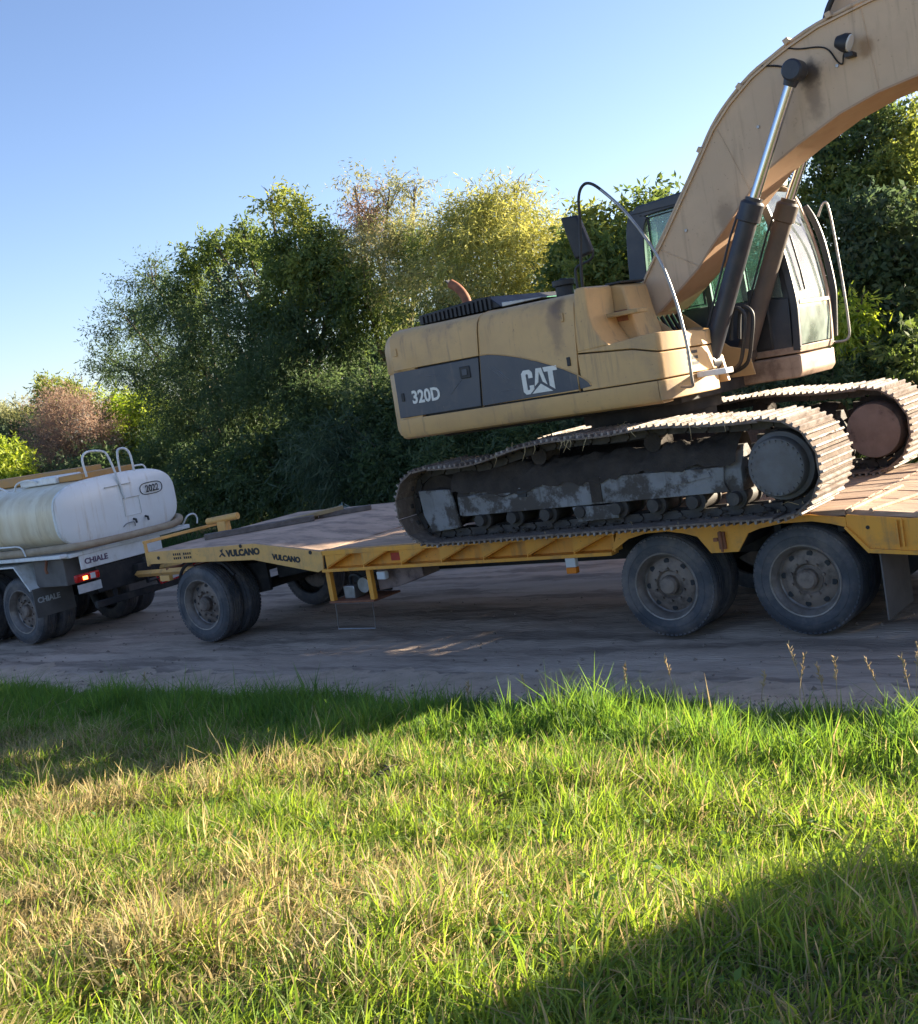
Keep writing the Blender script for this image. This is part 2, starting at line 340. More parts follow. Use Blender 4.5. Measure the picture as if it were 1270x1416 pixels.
def road_material():
    m = material('dirt_road', (.60, .46, .35), (.46, .345, .26), 1.2, .95, dirt=(.22, .165, .125), dscale=1.7, dlo=.45, dhi=.62, damt=.8, bump=1.0, bscale=22, stretch=(.2, 1.6, 1), chip=((.17, .13, .105), .6))
    return m
M['road'] = road_material()
def road_z(X, Y):
    rut = -.03 * np.exp(-((Y + .1) / .28) ** 2) - .03 * np.exp(-((Y - 2.2) / .28) ** 2) - .02 * np.exp(-((Y - 4.3) / .4) ** 2)
    edge = .05 * np.exp(-((Y + 1.95) / .22) ** 2) * (fbm(X, Y, .5, 44) * 2)
    rough = (fbm(X * .35, Y, .25, 21) - .5) * .03 + (fbm(X, Y, .12, 31, 2) - .5) * .018
    under = np.where(Y < ROAD_N + .02, -.1, 0) + np.where(Y > ROAD_F - .05, -.1, 0)
    return rut * .9 + edge + rough * 1.6 + under
rx = np.concatenate([[-90, -60, -40, -30, -25], np.linspace(-17, 4, 381), [7, 10, 15, 25, 50, 90]])
tag(grid_mesh('dirt_road', rx, np.linspace(ROAD_N - .1, ROAD_F + .1, 151), road_z, M['road']), kind='structure')

def shoulder():
    xs = np.linspace(-14, 5, 381); vs_ = np.linspace(0, 1, 11); X, Vv = np.meshgrid(xs, vs_)
    inner = -1.2 + (fbm(X, X * 0 + 3.3, .6, 15) - .5) * 1.1; YY = ROAD_N - .15 + (inner - ROAD_N + .15) * Vv
    ZZ = road_z(X, np.maximum(YY, ROAD_N + .03)) + .012 * (1 - Vv) + .004 + (fbm(X, YY, .08, 17, 3) - .5) * .035 * (1 - Vv * .8)
    o = grid_mesh('dirt_shoulder', xs, vs_, lambda a, b_: ZZ, material('shoulder_dirt', (.62, .46, .33), (.5, .37, .26), 3, .95, dirt=(.28, .205, .145), dscale=5, dlo=.5, dhi=.7, damt=.7, bump=.7, bscale=30))
    o.data.vertices.foreach_set('co', np.stack([X, YY, ZZ], -1).reshape(-1).astype(np.float32)); o.data.update(); tag(o, kind='structure')
shoulder()
fm = material('bounce_sheet_straw', (.48, .42, .25), (.42, .38, .20), .3, .95, dirt=(.5, .42, .28), dscale=.5, dlo=.45, dhi=.7, damt=.7)
fo = grid_mesh('bounce_sheet', np.array([-300, -120, -60, -30, -15, -8, 0, 8, 15, 30, 60, 120, 300]), np.array([-300, -150, -60, -30, -20, -14, -10.75]), lambda X, Y: np.full(X.shape, 1.35) + 0 * X, fm)  # straw-coloured sheet added behind the camera to bounce warm light onto near sides
tag(fo, kind='structure')
def clods():
    mb = MB()
    for k in range(2600):
        x = random.uniform(-12.5, 4); y = ROAD_N + abs(random.gauss(0, .22)) if k % 6 else random.uniform(ROAD_N, 2)
        r = random.uniform(.006, .02) * (1.3 if k % 9 == 0 else 1); z = float(road_z(np.array(x), np.array(y)))
        P = [Vector((random.gauss(0, 1), random.gauss(0, 1), random.gauss(0, .7))).normalized() * r * random.uniform(.7, 1.2) for _ in range(4)]
        c = Vector((x, y, z + r * .35)); t = c + Vector((0, 0, r * .8)); ring = [c + Vector((math.cos(a) * r * random.uniform(.7, 1.3), math.sin(a) * r * random.uniform(.7, 1.3), -r * .3)) for a in (0, 1.26, 2.5, 3.77, 5.03)]
        mb.add(ring + [t], [(i, (i + 1) % 5, 5) for i in range(5)])
    return tag(mb.build('road_clods', material('clod_earth', (.28, .215, .165), (.19, .145, .11), 6, .95), None, 0, fix=False), 'small brown earth clods scattered along the dirt road edge', 'clods', kind='stuff')
clods()

# ------------------------------------------------------------------ wheels
TD = .954; TR = TD / 2
def tyre_mesh(wd=.27):
    mb = MB(); rr = .305
    prof = [(rr, .035), (rr + .012, .012), (rr + .05, .004), (rr + .095, .0), (TR - .055, .006), (TR - .03, .02), (TR - .01, .038), (TR - .002, .055)]
    tread = []
    for k in range(4):
        a = .06 + k * (wd - .12) / 4; b = a + (wd - .12) / 4
        tread += [(TR, a), (TR, b - .012), (TR - .012, b - .010), (TR - .012, b - .002)]
    prof2 = prof + tread + [(TR, wd - .06)] + [(r, wd - y) for r, y in prof[::-1]]
    n = 64; mb.lathe(prof2, (0, 0), n, cap=False)
    for k in range(64):                                                # shoulder lugs
        a = 2 * math.pi * (k + .5) / 64
        for y0, y1 in ((.022, .062), (wd - .062, wd - .022)):
            Rm = Matrix.Rotation(-a, 3, 'Y'); mb.obox(Rm @ Vector((TR - .024, (y0 + y1) / 2, 0)), (.022, y1 - y0, .03), Rm)
    # raised ring on the sidewall
    mb.lathe([(rr + .072, .0035), (rr + .074, -.002), (rr + .079, -.002), (rr + .081, .0035)], (0, 0), n, cap=False)
    return mb.build('tyre', M['tyre'], None, 40)
def rim_mesh(deep=True):
    mb = MB(); d = .11 if deep else .02
    mb.lathe([(.318, .014), (.312, .006), (.300, .008), (.292, .03), (.268, .055), (.262, d), (.25, d + .01)], (0, 0), 48, 1, cap=False)
    mb.lathe([(.25, d + .01), (.20, d - .012), (.17, d - .018), (.135, d - .02), (.12, d + .0), (.085, d - .005)], (0, 0), 40, 0, cap=False)
    mb.lathe([(.09, d + .02), (.088, d - .055), (.07, d - .075), (.03, d - .08), (.001, d - .08)], (0, 0), 24, 0, cap=False)
    mb.lathe([(.25, d + .012), (.001, d + .02)], (0, 0), 24, 0, cap=False)
    for k in range(8):
        a = 2 * math.pi * k / 8 + .2; Rm = Matrix.Rotation(-a, 3, 'Y')
        c = Rm @ Vector((.218, d - .006, 0)); mb.tube([c + Vector((0, .012, 0)), c + Vector((0, -.0045, 0))], .026, 10, mi=2)
    for k in range(10):
        a = 2 * math.pi * k / 10; c = Vector((.148 * math.cos(a), d - .018, .148 * math.sin(a)))
        mb.tube([c, c + Vector((0, -.026, 0))], [.014, .012], 6)
    return mb.build('rim', [M['rim'], M['rimlip'], M['black']], None, 40)
_t = tyre_mesh(); _rm = rim_mesh(); TYRE = _t.data; RIM = _rm.data
bpy.data.objects.remove(_t); bpy.data.objects.remove(_rm)
def wheel(parent, x, y, near=True):
    """y = the plane of the wheel's outer side; near: that side faces -y"""
    e = empty('wheel', (x, y, TR), parent); rz = 0 if near else math.pi; spin = random.uniform(0, 6)
    for nm, me in (('tyre', TYRE), ('rim', RIM)):
        o = bpy.data.objects.new(nm, me); col.objects.link(o); o.parent = e; o.rotation_euler = (0, spin if nm == 'rim' else 0, rz)
    return e
def dual(parent, x, y_out_near, y_out_far):
    wheel(parent, x, y_out_near); wheel(parent, x, y_out_near + .31)
    wheel(parent, x, y_out_far, False); wheel(parent, x, y_out_far - .31, False)

# ------------------------------------------------------------------ low-loader trailer
tr = tag(empty('low_loader_trailer', (-3.5, 1.35, 0)), 'yellow low loader trailer with timber deck carrying the excavator', 'trailer')
YN, YF = -.02, 2.72; DK = 1.05
# gooseneck side plates
for y0, y1 in ((YN, YN + .02), (YF - .02, YF)):
    MB().prism([(-8.40, 1.18), (-6.52, 1.18), (-5.44, 1.025), (-5.47, .83), (-5.56, .80), (-6.55, .99), (-8.42, 1.03)], y0, y1).build('gooseneck_side_plate', M['trailer_front'], tr, bevel=.004)
g = MB()
g.prism([(-8.40, 1.183), (-6.52, 1.183), (-5.44, 1.04), (-5.44, 1.0), (-6.5, 1.14), (-8.40, 1.14)], YN + .021, YF - .021); g.build('gooseneck_deck_plate', M['plate'], tr, 20)
MB().box(-8.44, -8.402, YN, YF, 1.02, 1.17).build('front_cross_beam', M['trailer_front'], tr, bevel=.004)
for x, z in ((-8.22, 1.10), (-6.72, 1.165), (-5.62, 1.03)):
    MB().lathe([(.001, -.028), (.022, -.028), (.022, -.016)], (x, z), 10, cap=False).build('lashing_eye', M['black'], tr, 40)
# main side beam, near and far
def side_beam(near):
    s = (lambda y: y) if near else (lambda y: YF + YN - y)
    def bx(nm, x0, x1, a, b, z0, z1, mat='trailer', bev=.003):
        a, b = sorted((s(a), s(b))); return MB().box(x0, x1, a, b, z0, z1).build(nm, M[mat], tr, bevel=bev)
    bx('top_flange', -5.46, -1.74, YN, .12, .985, 1.035); bx('beam_web', -5.46, -1.75, .10, .118, .83, .985); bx('bottom_flange', -5.50, -1.80, YN, .12, .795, .829)
    rib = None
    for k in range(8):
        x = -5.42 + k * .535
        if k == 7: x = -1.77
        bx('rib', x, x + .014, YN + .008, .10, .829, .985, bev=0)
        if k < 7:
            a, b = sorted((s(YN + .004), s(YN + .016)))
            MB().prism([(x + .014, .984), (x + .335, .984), (x + .30, .966), (x + .014, .858)], a, b).build('gusset_plate', M['trailer'], tr)
            a, b = sorted((s(YN + .016), s(.099)))
            MB().prism([(x + .335, .984), (x + .014, .856), (x + .014, .843), (x + .352, .978)], a, b).build('gusset_flange', M['trailer'], tr)
    if near: bx('reflector', -4.56, -4.30, .088, .0985, .862, .945, 'redfilm', 0)
    # over the tandem wheels
    a, b = sorted((s(YN), s(YN + .02)))
    top = [(-1.72, 1.035), (.12, 1.042), (.43, 1.0)]
    low = [(.43, .915), (.30, .955), (.14, .985), (-.12, .985), (-.32, .955), (-.43, .92), (-.54, .765), (-.80, .765), (-.91, .92), (-1.05, .96), (-1.2, .985), (-1.42, .98), (-1.60, .94), (-1.72, .87), (-1.79, .835), (-1.72, .985)]
    MB().prism(top + low, a, b).build('wheel_arch_plate', M['trailer'], tr, bevel=.003)
    a, b = sorted((s(YN + .021), s(.64)))
    arch = [(.55, .83), (.43, .935), (.30, .975), (.14, 1.005), (-.12, 1.005), (-.32, .975), (-.43, .94), (-.54, .785), (-.80, .785), (-.91, .94), (-1.05, .98), (-1.2, 1.005), (-1.42, 1.0), (-1.6, .96), (-1.79, .855)]
    MB().loft([[(x, a, z), (x, b, z), (x, b, z + .012), (x, a, z + .012)] for x, z in arch]).build('wheel_arch_liner', M['dark'], tr, 0)
    # tail
    a, b = sorted((s(YN), s(YN + .02)))
    MB().prism([(.432, 1.022), (.94, .955), (5.2, .95), (5.2, .70), (1.0, .665), (.60, .715), (.432, .90)], a, b).build('tail_side_plate', M['trailer'], tr, bevel=.003)
    a, b = sorted((s(YN - .03), s(YN - .002)))
    MB().prism([(.43, .93), (.60, .735), (1.0, .69), (5.2, .72), (5.2, .69), (1.0, .66), (.585, .70), (.415, .915)], a, b).build('tail_flange', M['trailer'], tr, bevel=.002)
    for x in (.83, .87, 1.45, 2.05, 2.65, 3.25, 3.85, 4.45): 
        z1 = .955 if x > .9 else .97
        MB().box(x, x + .014, a, b, z1 - .235, z1 - .02).build('rib', M['trailer'], tr)
side_beam(True); side_beam(False)
MB().lathe([(.001, -.026), (.016, -.026), (.016, -.018)], (.60, .905), 10, cap=False).build('bolt', M['black'], tr)
# twist-lock between the near wheels
t = MB(); t.box(-.70, -.64, -.05, -.021, .80, .95); t.box(-.75, -.71, -.045, -.021, .87, .90); t.cyl((-.67, -.06, .78), (-.67, -.06, .96), .012, n=8)
t.build('lashing_ring_bracket', M['rust'], tr)
# deck planks, lengthwise
npl = 13; pw = (YF - YN - .16) / npl
for k in range(npl):
    y = YN + .08 + k * pw; dz = random.uniform(-.008, .006)
    MB().prism([(-5.43 + random.uniform(0, .01), 1.0), (-5.43, DK + dz - .012), (.40, DK + dz), (.40, 1.0)], y + .006, y + pw - .006).build('deck_plank', M['wood'], tr, bevel=.004)
    a = random.uniform(-.006, .006)
    MB().prism([(.41, 1.005), (.41, 1.045 + a), (.98, .975 + a), (5.2, .965 + a), (5.2, .93), (.98, .94)], y + .005, y + pw - .005).build('deck_plank', M['wood'], tr, bevel=.004)
for x in np.arange(-5.2, .4, .55): MB().box(x, x + .06, .12, 2.58, .86, .998).build('cross_member', M['dark'], tr, 0)
for x in np.arange(1.1, 5.2, .5): MB().box(x, x + .06, .0, 2.70, .78, .935).build('cross_member', M['dark'], tr, 0)
for y in (.72, 1.9): MB().prism([(-5.6, .62), (-5.6, 1.0), (-5.2, .98), (.6, .98), (.9, .93), (5.1, .93), (5.1, .68), (.6, .62)], y, y + .1).build('main_beam', M['dark'], tr, 0)
# steel strips lying across the rear of the deck (anti-slip bars)
for k, (x0, ya, x1, yb) in enumerate([(.46, .02, .52, 1.2), (.62, .05, .80, 1.0), (1.0, 0, 1.0, 2.7), (1.4, 0, 1.4, 2.7), (1.8, 0, 1.8, 2.7), (2.2, 0, 2.2, 2.7), (2.6, 0, 2.6, 2.7), (3.2, 0, 3.2, 2.7), (3.8, 0, 3.8, 2.7), (4.4, 0, 4.4, 2.7)]):
    zz = lambda x: float(np.interp(x, [.41, .98, 5.2], [1.055, .985, .975]))
    MB().tube([(x0, ya, zz(x0)), (x1, yb, zz(x1))], .02, 6).build('grip_bar', M['wood'], tr, 0)
for y in (.3, 2.1):
    MB().box(5.202, 5.27, y, y + .55, .70, .96).build('ramp_hinge', M['trailer'], tr, bevel=.005)
# wheels and axles
for x in (0, -1.306): dual(tr, x, 0, 2.45)
dual(tr, -7.628, 0, 2.45)
for x in (0, -1.306, -7.628): MB().cyl((x, .3, TR), (x, 2.15, TR), .07, n=12).build('axle', M['dark'], tr)
for x in (0, -1.306):
    for y in (.72, 1.68): MB().prism([(x - .45, .70), (x, .56), (x + .45, .70), (x + .45, .74), (x, .64), (x - .45, .74)], y, y + .08).build('leaf_spring', M['dark'], tr)
# dolly under the gooseneck
MB().prism([(-8.15, .80), (-7.02, .86), (-7.02, .50), (-7.95, .39)], .60, .64).build('dolly_side_plate', M['dark'], tr)
MB().prism([(-8.15, .80), (-7.02, .86), (-7.02, .50), (-7.95, .39)], 1.80, 1.84).build('dolly_side_plate', M['dark'], tr)
MB().box(-8.1, -7.05, .641, 1.799, .74, .84).build('dolly_top_plate', M['dark'], tr)
MB().lathe([(.001, 0), (.5, 0), (.5, .11), (.001, .11)], (0, 0), 32, cap=False).build('turntable', M['dark'], tr).matrix_basis = Matrix.Translation((-7.6, 1.22, .86)) @ Matrix.Rotation(R(90), 4, 'X')
MB().box(-8.30, -8.12, -.0, .06, .80, .87).build('mudguard_bracket', M['trailer_front'], tr, bevel=.004)
MB().tube(spline([(-8.16, .14, .62), (-8.02, .14, .90), (-7.7, .14, 1.005), (-7.3, .14, .96), (-7.1, .14, .80)]), .02, 6).build('mudguard_stay', M['dark'], tr)
MB().prism([(-6.5, .95), (-5.6, .78), (-5.6, .66), (-6.3, .70), (-7.0, .62), (-7.0, .9)], .75, .83).build('neck_beam', M['dark'], tr)
MB().prism([(-6.5, .95), (-5.6, .78), (-5.6, .66), (-6.3, .70), (-7.0, .62), (-7.0, .9)], 1.9, 1.98).build('neck_beam', M['dark'], tr)
# drawbar
for ya, yb in ((.35, .98), (2.05, 1.4)):
    MB().tube([(-8.05, ya, .86), (-10.0, yb, .74)], .045, 4).build('drawbar', M['trailer_front'], tr, 0)
for x in (-8.5, -8.9): MB().box(x, x + .05, .6, 1.8, .79, .86).build('drawbar_brace', M['rust'], tr)
MB().lathe([(.09, 0), (.05, 0), (.05, .07), (.09, .07)], (-10.06, .74), 14, cap=False).build('drawbar_eye', M['rust'], tr).location.y = 1.15
fr = MB(); fr.box(-8.47, -8.441, -.02, .02, 1.0, 1.285); fr.box(-8.47, -8.441, 1.30, 1.34, 1.0, 1.285); fr.box(-8.475, -8.436, -.025, 1.345, 1.286, 1.325); fr.build('front_frame', M['trailer_front'], tr, 30, bevel=.006)
MB().tube([(-8.5, .8, 1.0), (-9.2, .9, .72), (-9.8, 1.0, .62), (-10.15, 1.2, .85)], .012, 6).build('air_line', M['black'], tr, 40)
MB().tube([(-8.5, 1.0, .98), (-9.2, 1.05, .66), (-9.8, 1.2, .55), (-10.15, 1.3, .85)], .012, 6).build('air_line', M['red'], tr, 40)
# hydraulic power pack and boxes under the near side
MB().box(-5.53, -5.47, .06, .12, .45, .795).build('bracket_post', M['trailer'], tr, bevel=.004)
MB().box(-4.93, -4.87, .06, .12, .45, .795).build('bracket_post', M['trailer'], tr, bevel=.004)
MB().box(-5.53, -4.87, .04, .5, .43, .452).build('bracket_tray', M['rust'], tr)
MB().box(-5.46, -4.94, .42, .46, .47, .79).build('bracket_back', M['dark'], tr)
MB().box(-5.38, -5.22, .14, .36, .453, .60).build('valve_block', M['steel'], tr, bevel=.01)
p = MB(); p.lathe([(.001, 0), (.085, 0), (.085, .26), (.001, .26)], (-5.07, .60), 18, cap=False); p.build('pump_motor', M['steel'], tr).location.y = .14
MB().tube(spline([(-5.3, .2, .6), (-5.26, .16, .70), (-5.16, .15, .72), (-5.08, .16, .66)]), .018, 7).build('hydraulic_hose', M['black'], tr)
MB().prism([(-4.865, .79), (-4.22, .79), (-4.22, .66), (-4.60, .56), (-4.865, .53)], .16, .45).build('tool_box', M['drive_brown'], tr, bevel=.006)
MB().box(-4.76, -4.64, .03, .099, .67, .76).build('work_lamp', M['lamplens'], tr, bevel=.012)
mk = MB(); mk.box(-2.33, -2.22, .0, .06, .70, .794); mk.build('marker_lamp', M['lamplens'], tr, bevel=.006)
MB().box(-2.33, -2.22, -.004, .06, .64, .699).build('marker_lens', M['orange'], tr, bevel=.006)
MB().tube([(-5.47, .07, .42), (-4.92, .07, .42), (-4.94, .07, .13), (-5.49, .07, .13)], .009, 6, True).build('hanging_frame', M['steel'], tr, 0)
# mudflaps behind the tandem
for ya, yb in ((.0, .66), (1.8, 2.45)):
    MB().box(.655, .667, ya, yb, .13, .70).build('mudflap', M['flap'], tr, bevel=.002)
# lettering on the gooseneck
lettering('lettering', 'VULCANO', (-6.98, YN - .003, 1.055), .075, tr, M['black'], 1.12, .006)
lettering('lettering', 'VULCANO', (-6.23, YN - .003, .985), .062, tr, M['black'], 1.05, .005, rot=(R(90), R(8), 0))
v = MB(); v.prism([(-7.12, 1.06), (-7.06, 1.10), (-7.09, 1.13), (-7.03, 1.15), (-7.05, 1.11), (-7.0, 1.06), (-7.02, 1.05), (-7.07, 1.08), (-7.10, 1.05)], YN - .003, YN - .0005); v.build('emblem', M['black'], tr, 0)
pl = MB()
for i in range(2):
    for j in range(2):
        for q in range(4): pl.box(-7.94 + j * .19 + q * .038, -7.915 + j * .19 + q * .038, YN - .002, YN - .0005, 1.065 + i * .048, 1.093 + i * .048)
pl.build('stencil_mark', M['dark'], tr, 0)

# mooring post and loose timber on the gooseneck
c = at(311, 726, 1.05); pz = 1.184
bp = tag(empty('mooring_post', (c.x, 1.05, pz)), 'yellow T-shaped steel post standing on the trailer front', 'post')
MB().box(c.x - .1, c.x + .06, 1.0, 1.1, pz, pz + .17).build('stem', M['trailer_front'], bp, bevel=.01)
MB().tube([(c.x - .26, 1.0, pz + .185), (c.x + .22, 1.1, pz + .215)], .045, 12).build('cross_bar', M['trailer_front'], bp, 40)
def plank(a, b, wd, th, z, m, label, ang=0):
    a = Vector((*a, 0)); b = Vector((*b, 0)); d = (b - a); L = d.length; an = math.atan2(d.y, d.x); cc = (a + b) / 2
    o = MB().obox((0, 0, 0), (L, wd, th), Matrix.Identity(3)).build('timber_plank', m, None, bevel=.006)
    o.location = (cc.x, cc.y, z + th / 2); o.rotation_euler = (0, ang, an); return tag(o, label, 'plank', 'loose timber on the trailer gooseneck')
plank((-8.05, .62), (-7.0, 1.55), .12, .07, 1.186, M['oldwood'], 'grey weathered beam lying in front of the yellow T post')
plank((-7.72, 1.28), (-7.15, 1.78), .16, .035, 1.186, M['palewood'], 'flat pale yellow board behind the grey beam')
plank((-7.40, 1.30), (-6.85, 1.95), .11, .05, 1.222, M['palewood'], 'upper pale board resting across the flat yellow board', -.06)
plank((-7.10, 1.75), (-6.55, 2.15), .14, .06, 1.186, M['oldwood'], 'short grey block at the far end of the timber pile')
rag = MB()
for k in range(9):
    a = k * .7; rag.add([(-6.95 + .1 * math.cos(a), 2.05 + .1 * math.sin(a), 1.255), (-6.95 + .1 * math.cos(a + .7), 2.05 + .1 * math.sin(a + .7), 1.252), (-6.95 + .03 * math.cos(a * 2.3), 2.05, 1.31 + .03 * math.sin(a * 3))], [(0, 1, 2)])
tag(rag.build('crumpled_tarp', material('greenish_tarp', (.18, .24, .2), (.12, .17, .15), 9, .8), None, 0), 'small crumpled grey-green tarp on the short grey block', 'tarp')

# ------------------------------------------------------------------ excavator
ex = tag(empty('excavator', (-1.8, 1.19, DK)), 'dusty yellow crawler excavator parked on the trailer deck', 'excavator')
U = -.17; UF = 2.55                      # near and far side of the upper body

# --- tracks
XL, XR = -3.6, 0.0
def track_path():
    pts = []
    zb = 1.083; cr = (XR, 1.487, .404); cl = (XL, 1.452, .369)
    for t in np.linspace(0, 1, 60): pts.append((XL + (XR - XL) * t, zb))
    for a in np.linspace(-90, 85, 40)[1:]: pts.append((cr[0] + cr[2] * math.cos(R(a)), cr[1] + cr[2] * math.sin(R(a))))
    top = [(-.02, 1.891), (-.4, 1.90), (-1.0, 1.945), (-1.5, 1.93), (-2.03, 1.94), (-2.45, 1.91), (-2.76, 1.85), (-3.07, 1.812), (-3.58, 1.822)]
    pts += [(p.x, p.y) for p in spline([(x, z, 0) for x, z in top], 10)]
    for a in np.linspace(95, 268, 40)[1:]: pts.append((cl[0] + cl[2] * math.cos(R(a)), cl[1] + cl[2] * math.sin(R(a))))
    return np.array(pts)
TP = track_path()
def resample(P, n):
    Q = np.vstack([P, P[:1]]); d = np.r_[0, np.cumsum(np.linalg.norm(np.diff(Q, axis=0), axis=1))]; s = np.linspace(0, d[-1], n, endpoint=False)
    return np.stack([np.interp(s, d, Q[:, 0]), np.interp(s, d, Q[:, 1])], -1), d[-1] / n
NSH = 50
SH, PITCHL = resample(TP, NSH)
SW = .375
def shoe_mesh(seed):
    r = random.Random(seed); mb = MB(); h = PITCHL / 2
    mb.box(-h * .97, h * .97, -SW, SW, -.012, .004, 1)
    for k in (-.62, .03, .68):
        x = k * h; a = r.uniform(-.004, .003)
        mb.prism([(x - .013, .003), (x + .013, .003), (x + .008, .03 + a), (x - .008, .03 + a)], -SW + r.uniform(0, .006), SW - r.uniform(0, .006))
    o = mb.build('track_shoe', [M['shoe'], M['caked']], None, 0); me = o.data; bpy.data.objects.remove(o); return me
SHOES = [shoe_mesh(i) for i in range(4)]
def lump(mb, c, r, seed, flat=.6):
    q = random.Random(seed); n = 7; rings = []
    for k, (zz, s) in enumerate(((-.6, .7), (-.1, 1), (.45, .75), (.8, .3))):
        rings.append([Vector(c) + Vector((math.cos(6.283 * i / n) * r * s * q.uniform(.75, 1.25), math.sin(6.283 * i / n) * r * s * q.uniform(.6, 1.1) * .7, zz * r * flat)) for i in range(n)])
    mb.loft(rings)
def track(yc, near):
    t = tag(empty('track', (-1.8, yc, 1.06), ex), None)
    for i in range(NSH):
        a = SH[(i - 1) % NSH]; b = SH[(i + 1) % NSH]; an = math.atan2(b[1] - a[1], b[0] - a[0])
        # local +z of the shoe points outwards
        o = bpy.data.objects.new('track_shoe', SHOES[i % 4]); col.objects.link(o); o.location = (SH[i][0], yc, SH[i][1]); o.rotation_euler = (math.pi, -an, 0); setparent(o, t)
        o.rotation_mode = 'XYZ'
    ch = MB()
    for i in range(NSH):
        a = SH[(i - 1) % NSH]; b = SH[(i + 1) % NSH]; an = math.atan2(b[1] - a[1], b[0] - a[0]); Rm = Matrix.Rotation(-an, 3, 'Y')
        inn = Vector((-math.sin(an), 0, math.cos(an)))
        c = Vector((SH[i][0], yc, SH[i][1])) + inn * .055
        for dy in (-.085, .085): ch.obox(c + Vector((0, dy, 0)), (PITCHL * .86, .035, .075), Rm)
        ch.cyl(c + Vector((-math.cos(an) * PITCHL / 2, -.12, -math.sin(an) * PITCHL / 2)), c + Vector((-math.cos(an) * PITCHL / 2, .12, -math.sin(an) * PITCHL / 2)), .026, n=6)
        for dy in (-.15, .15): ch.obox(c + Vector((0, dy, 0)) - inn * .036, (.045, .03, .02), Rm)
    tag(ch.build('track_chain', M['chain'], t, 0), kind='stuff')
    s = -1 if near else 1                # outer side direction
    y = lambda v: yc + s * v             # v>0: towards the outer side of the machine
    fr = MB(); fr.prism([(yc - .17, 1.31), (yc - .17, 1.50), (yc - .04, 1.69), (yc + .04, 1.69), (yc + .17, 1.50), (yc + .17, 1.31)], -3.35, -.34, 'x')
    fr.build('track_frame', M['frame'], t, 0, bevel=.008)
    for side in (-1, 1):
        a, b = sorted((yc + side * .171, yc + side * .20))
        MB().prism([(-3.30, 1.305), (-3.32, 1.50), (-2.62, 1.51), (-2.60, 1.53), (-1.72, 1.555), (-1.70, 1.555), (-.48, 1.53), (-.50, 1.40), (-.46, 1.315)], a, b).build('frame_plate', M['frame'], t, bevel=.005)
        MB().prism([(-3.80, 1.60), (-3.40, 1.585), (-3.34, 1.20), (-3.40, 1.19), (-3.70, 1.17), (-3.78, 1.35)], min(a, b), max(a, b) + .006).build('idler_guard', M['frame'], t, bevel=.01)
        a2, b2 = sorted((yc + side * .201, yc + side * .212))
        MB().box(-1.80, -1.69, a2, b2, 1.33, 1.56).build('frame_strap', M['mud'], t)
        MB().box(-2.60, -2.50, a2, b2, 1.44, 1.50).build('frame_slot', M['black'], t)
        MB().box(-3.20, -2.68, a2, b2 + .05 if side > 0 else b2, 1.475, 1.495).build('step_plate', M['frame'], t)
        MB().prism([(-2.02, 1.30), (-1.52, 1.30), (-1.55, 1.17), (-1.98, 1.16)], a2, b2).build('roller_guard', M['frame'], t, bevel=.006)
        MB().prism([(-1.0, 1.44), (-.62, 1.50), (-.60, 1.46), (-1.0, 1.41)], a2, b2 + .012).build('motor_cover', M['frame'], t)
    xs = np.linspace(-3.38, -.36, 110); vv = np.linspace(0, 1, 15); X, Vv = np.meshgrid(xs, vv)
    hN = fbm(X + yc * 3, Vv * .9 + yc, .33, 61, 4) + .5 * fbm(X + yc, Vv * .5, .09, 66, 2) - .75
    YY = yc - .215 + .43 * Vv; ZZ = 1.50 + .25 * np.sin(np.pi * Vv) ** .6 + hN * .16 + .02
    gm = grid_mesh('mud', xs, vv, lambda a, b_: ZZ, M['mud'])
    co = np.stack([X, YY, ZZ], -1).reshape(-1, 3); gm.data.vertices.foreach_set('co', co.astype(np.float32).ravel()); gm.data.update(); setparent(gm, t); gm['kind'] = 'stuff'
    ml = MB()
    for k in range(90):
        x = random.uniform(-3.5, -.1); lump(ml, (x, yc + random.choice((-1, 1)) * random.uniform(.05, .3), 1.125 + random.uniform(-.01, .02)), random.uniform(.012, .04), k + 99)
    tag(ml.build('mud_clods', M['mud'], t, 0), kind='stuff')
    for x in np.linspace(-3.08, -.42, 8):
        mb = MB(); mb.lathe([(.03, yc - .235), (.055, yc - .235), (.06, yc - .19), (.06, yc - .17), (.095, yc - .165), (.1, yc - .135), (.082, yc - .13), (.082, yc + .13), (.1, yc + .135), (.095, yc + .165), (.06, yc + .17), (.055, yc + .235), (.03, yc + .235)], (x, 1.255), 18)
        mb.build('track_roller', M['chain'], t, 40)
    for x in (-2.35, -1.15):
        MB().lathe([(.05, yc - .12), (.085, yc - .12), (.07, yc - .08), (.07, yc + .08), (.085, yc + .12), (.05, yc + .12)], (x, 1.80), 16).build('carrier_roller', M['mud'], t, 40)
    MB().lathe([(.05, yc - .16), (.12, yc - .16), (.15, yc - .08), (.27, yc - .09), (.29, yc - .06), (.29, yc + .06), (.27, yc + .09), (.15, yc + .08), (.12, yc + .16), (.05, yc + .16)], (XL, 1.455), 36).build('idler', M['mud'], t, 40)
    sp = MB(); n = 21; ring = []
    for k in range(n * 2): a = math.pi * k / n; rr = .345 if k % 2 else .30; ring.append((XR + rr * math.cos(a), 1.487 + rr * math.sin(a)))
    sp.prism(ring, yc - .035, yc + .035); sp.build('sprocket', M['mud'], t, 0)
    # final drive: stepped drum with bolts on the rim
    o0 = y(.27); d = -1 if o0 < yc else 1
    fd = MB(); fd.lathe([(.29, yc + d * .04), (.285, yc + d * .14), (.25, yc + d * .16), (.245, yc + d * .235), (.235, yc + d * .25), (.19, yc + d * .262), (.06, yc + d * .268), (.001, yc + d * .268)], (XR, 1.487), 40, cap=False)
    fdo = fd.build('final_drive', M['drive'], t, 40)
    bo = MB()
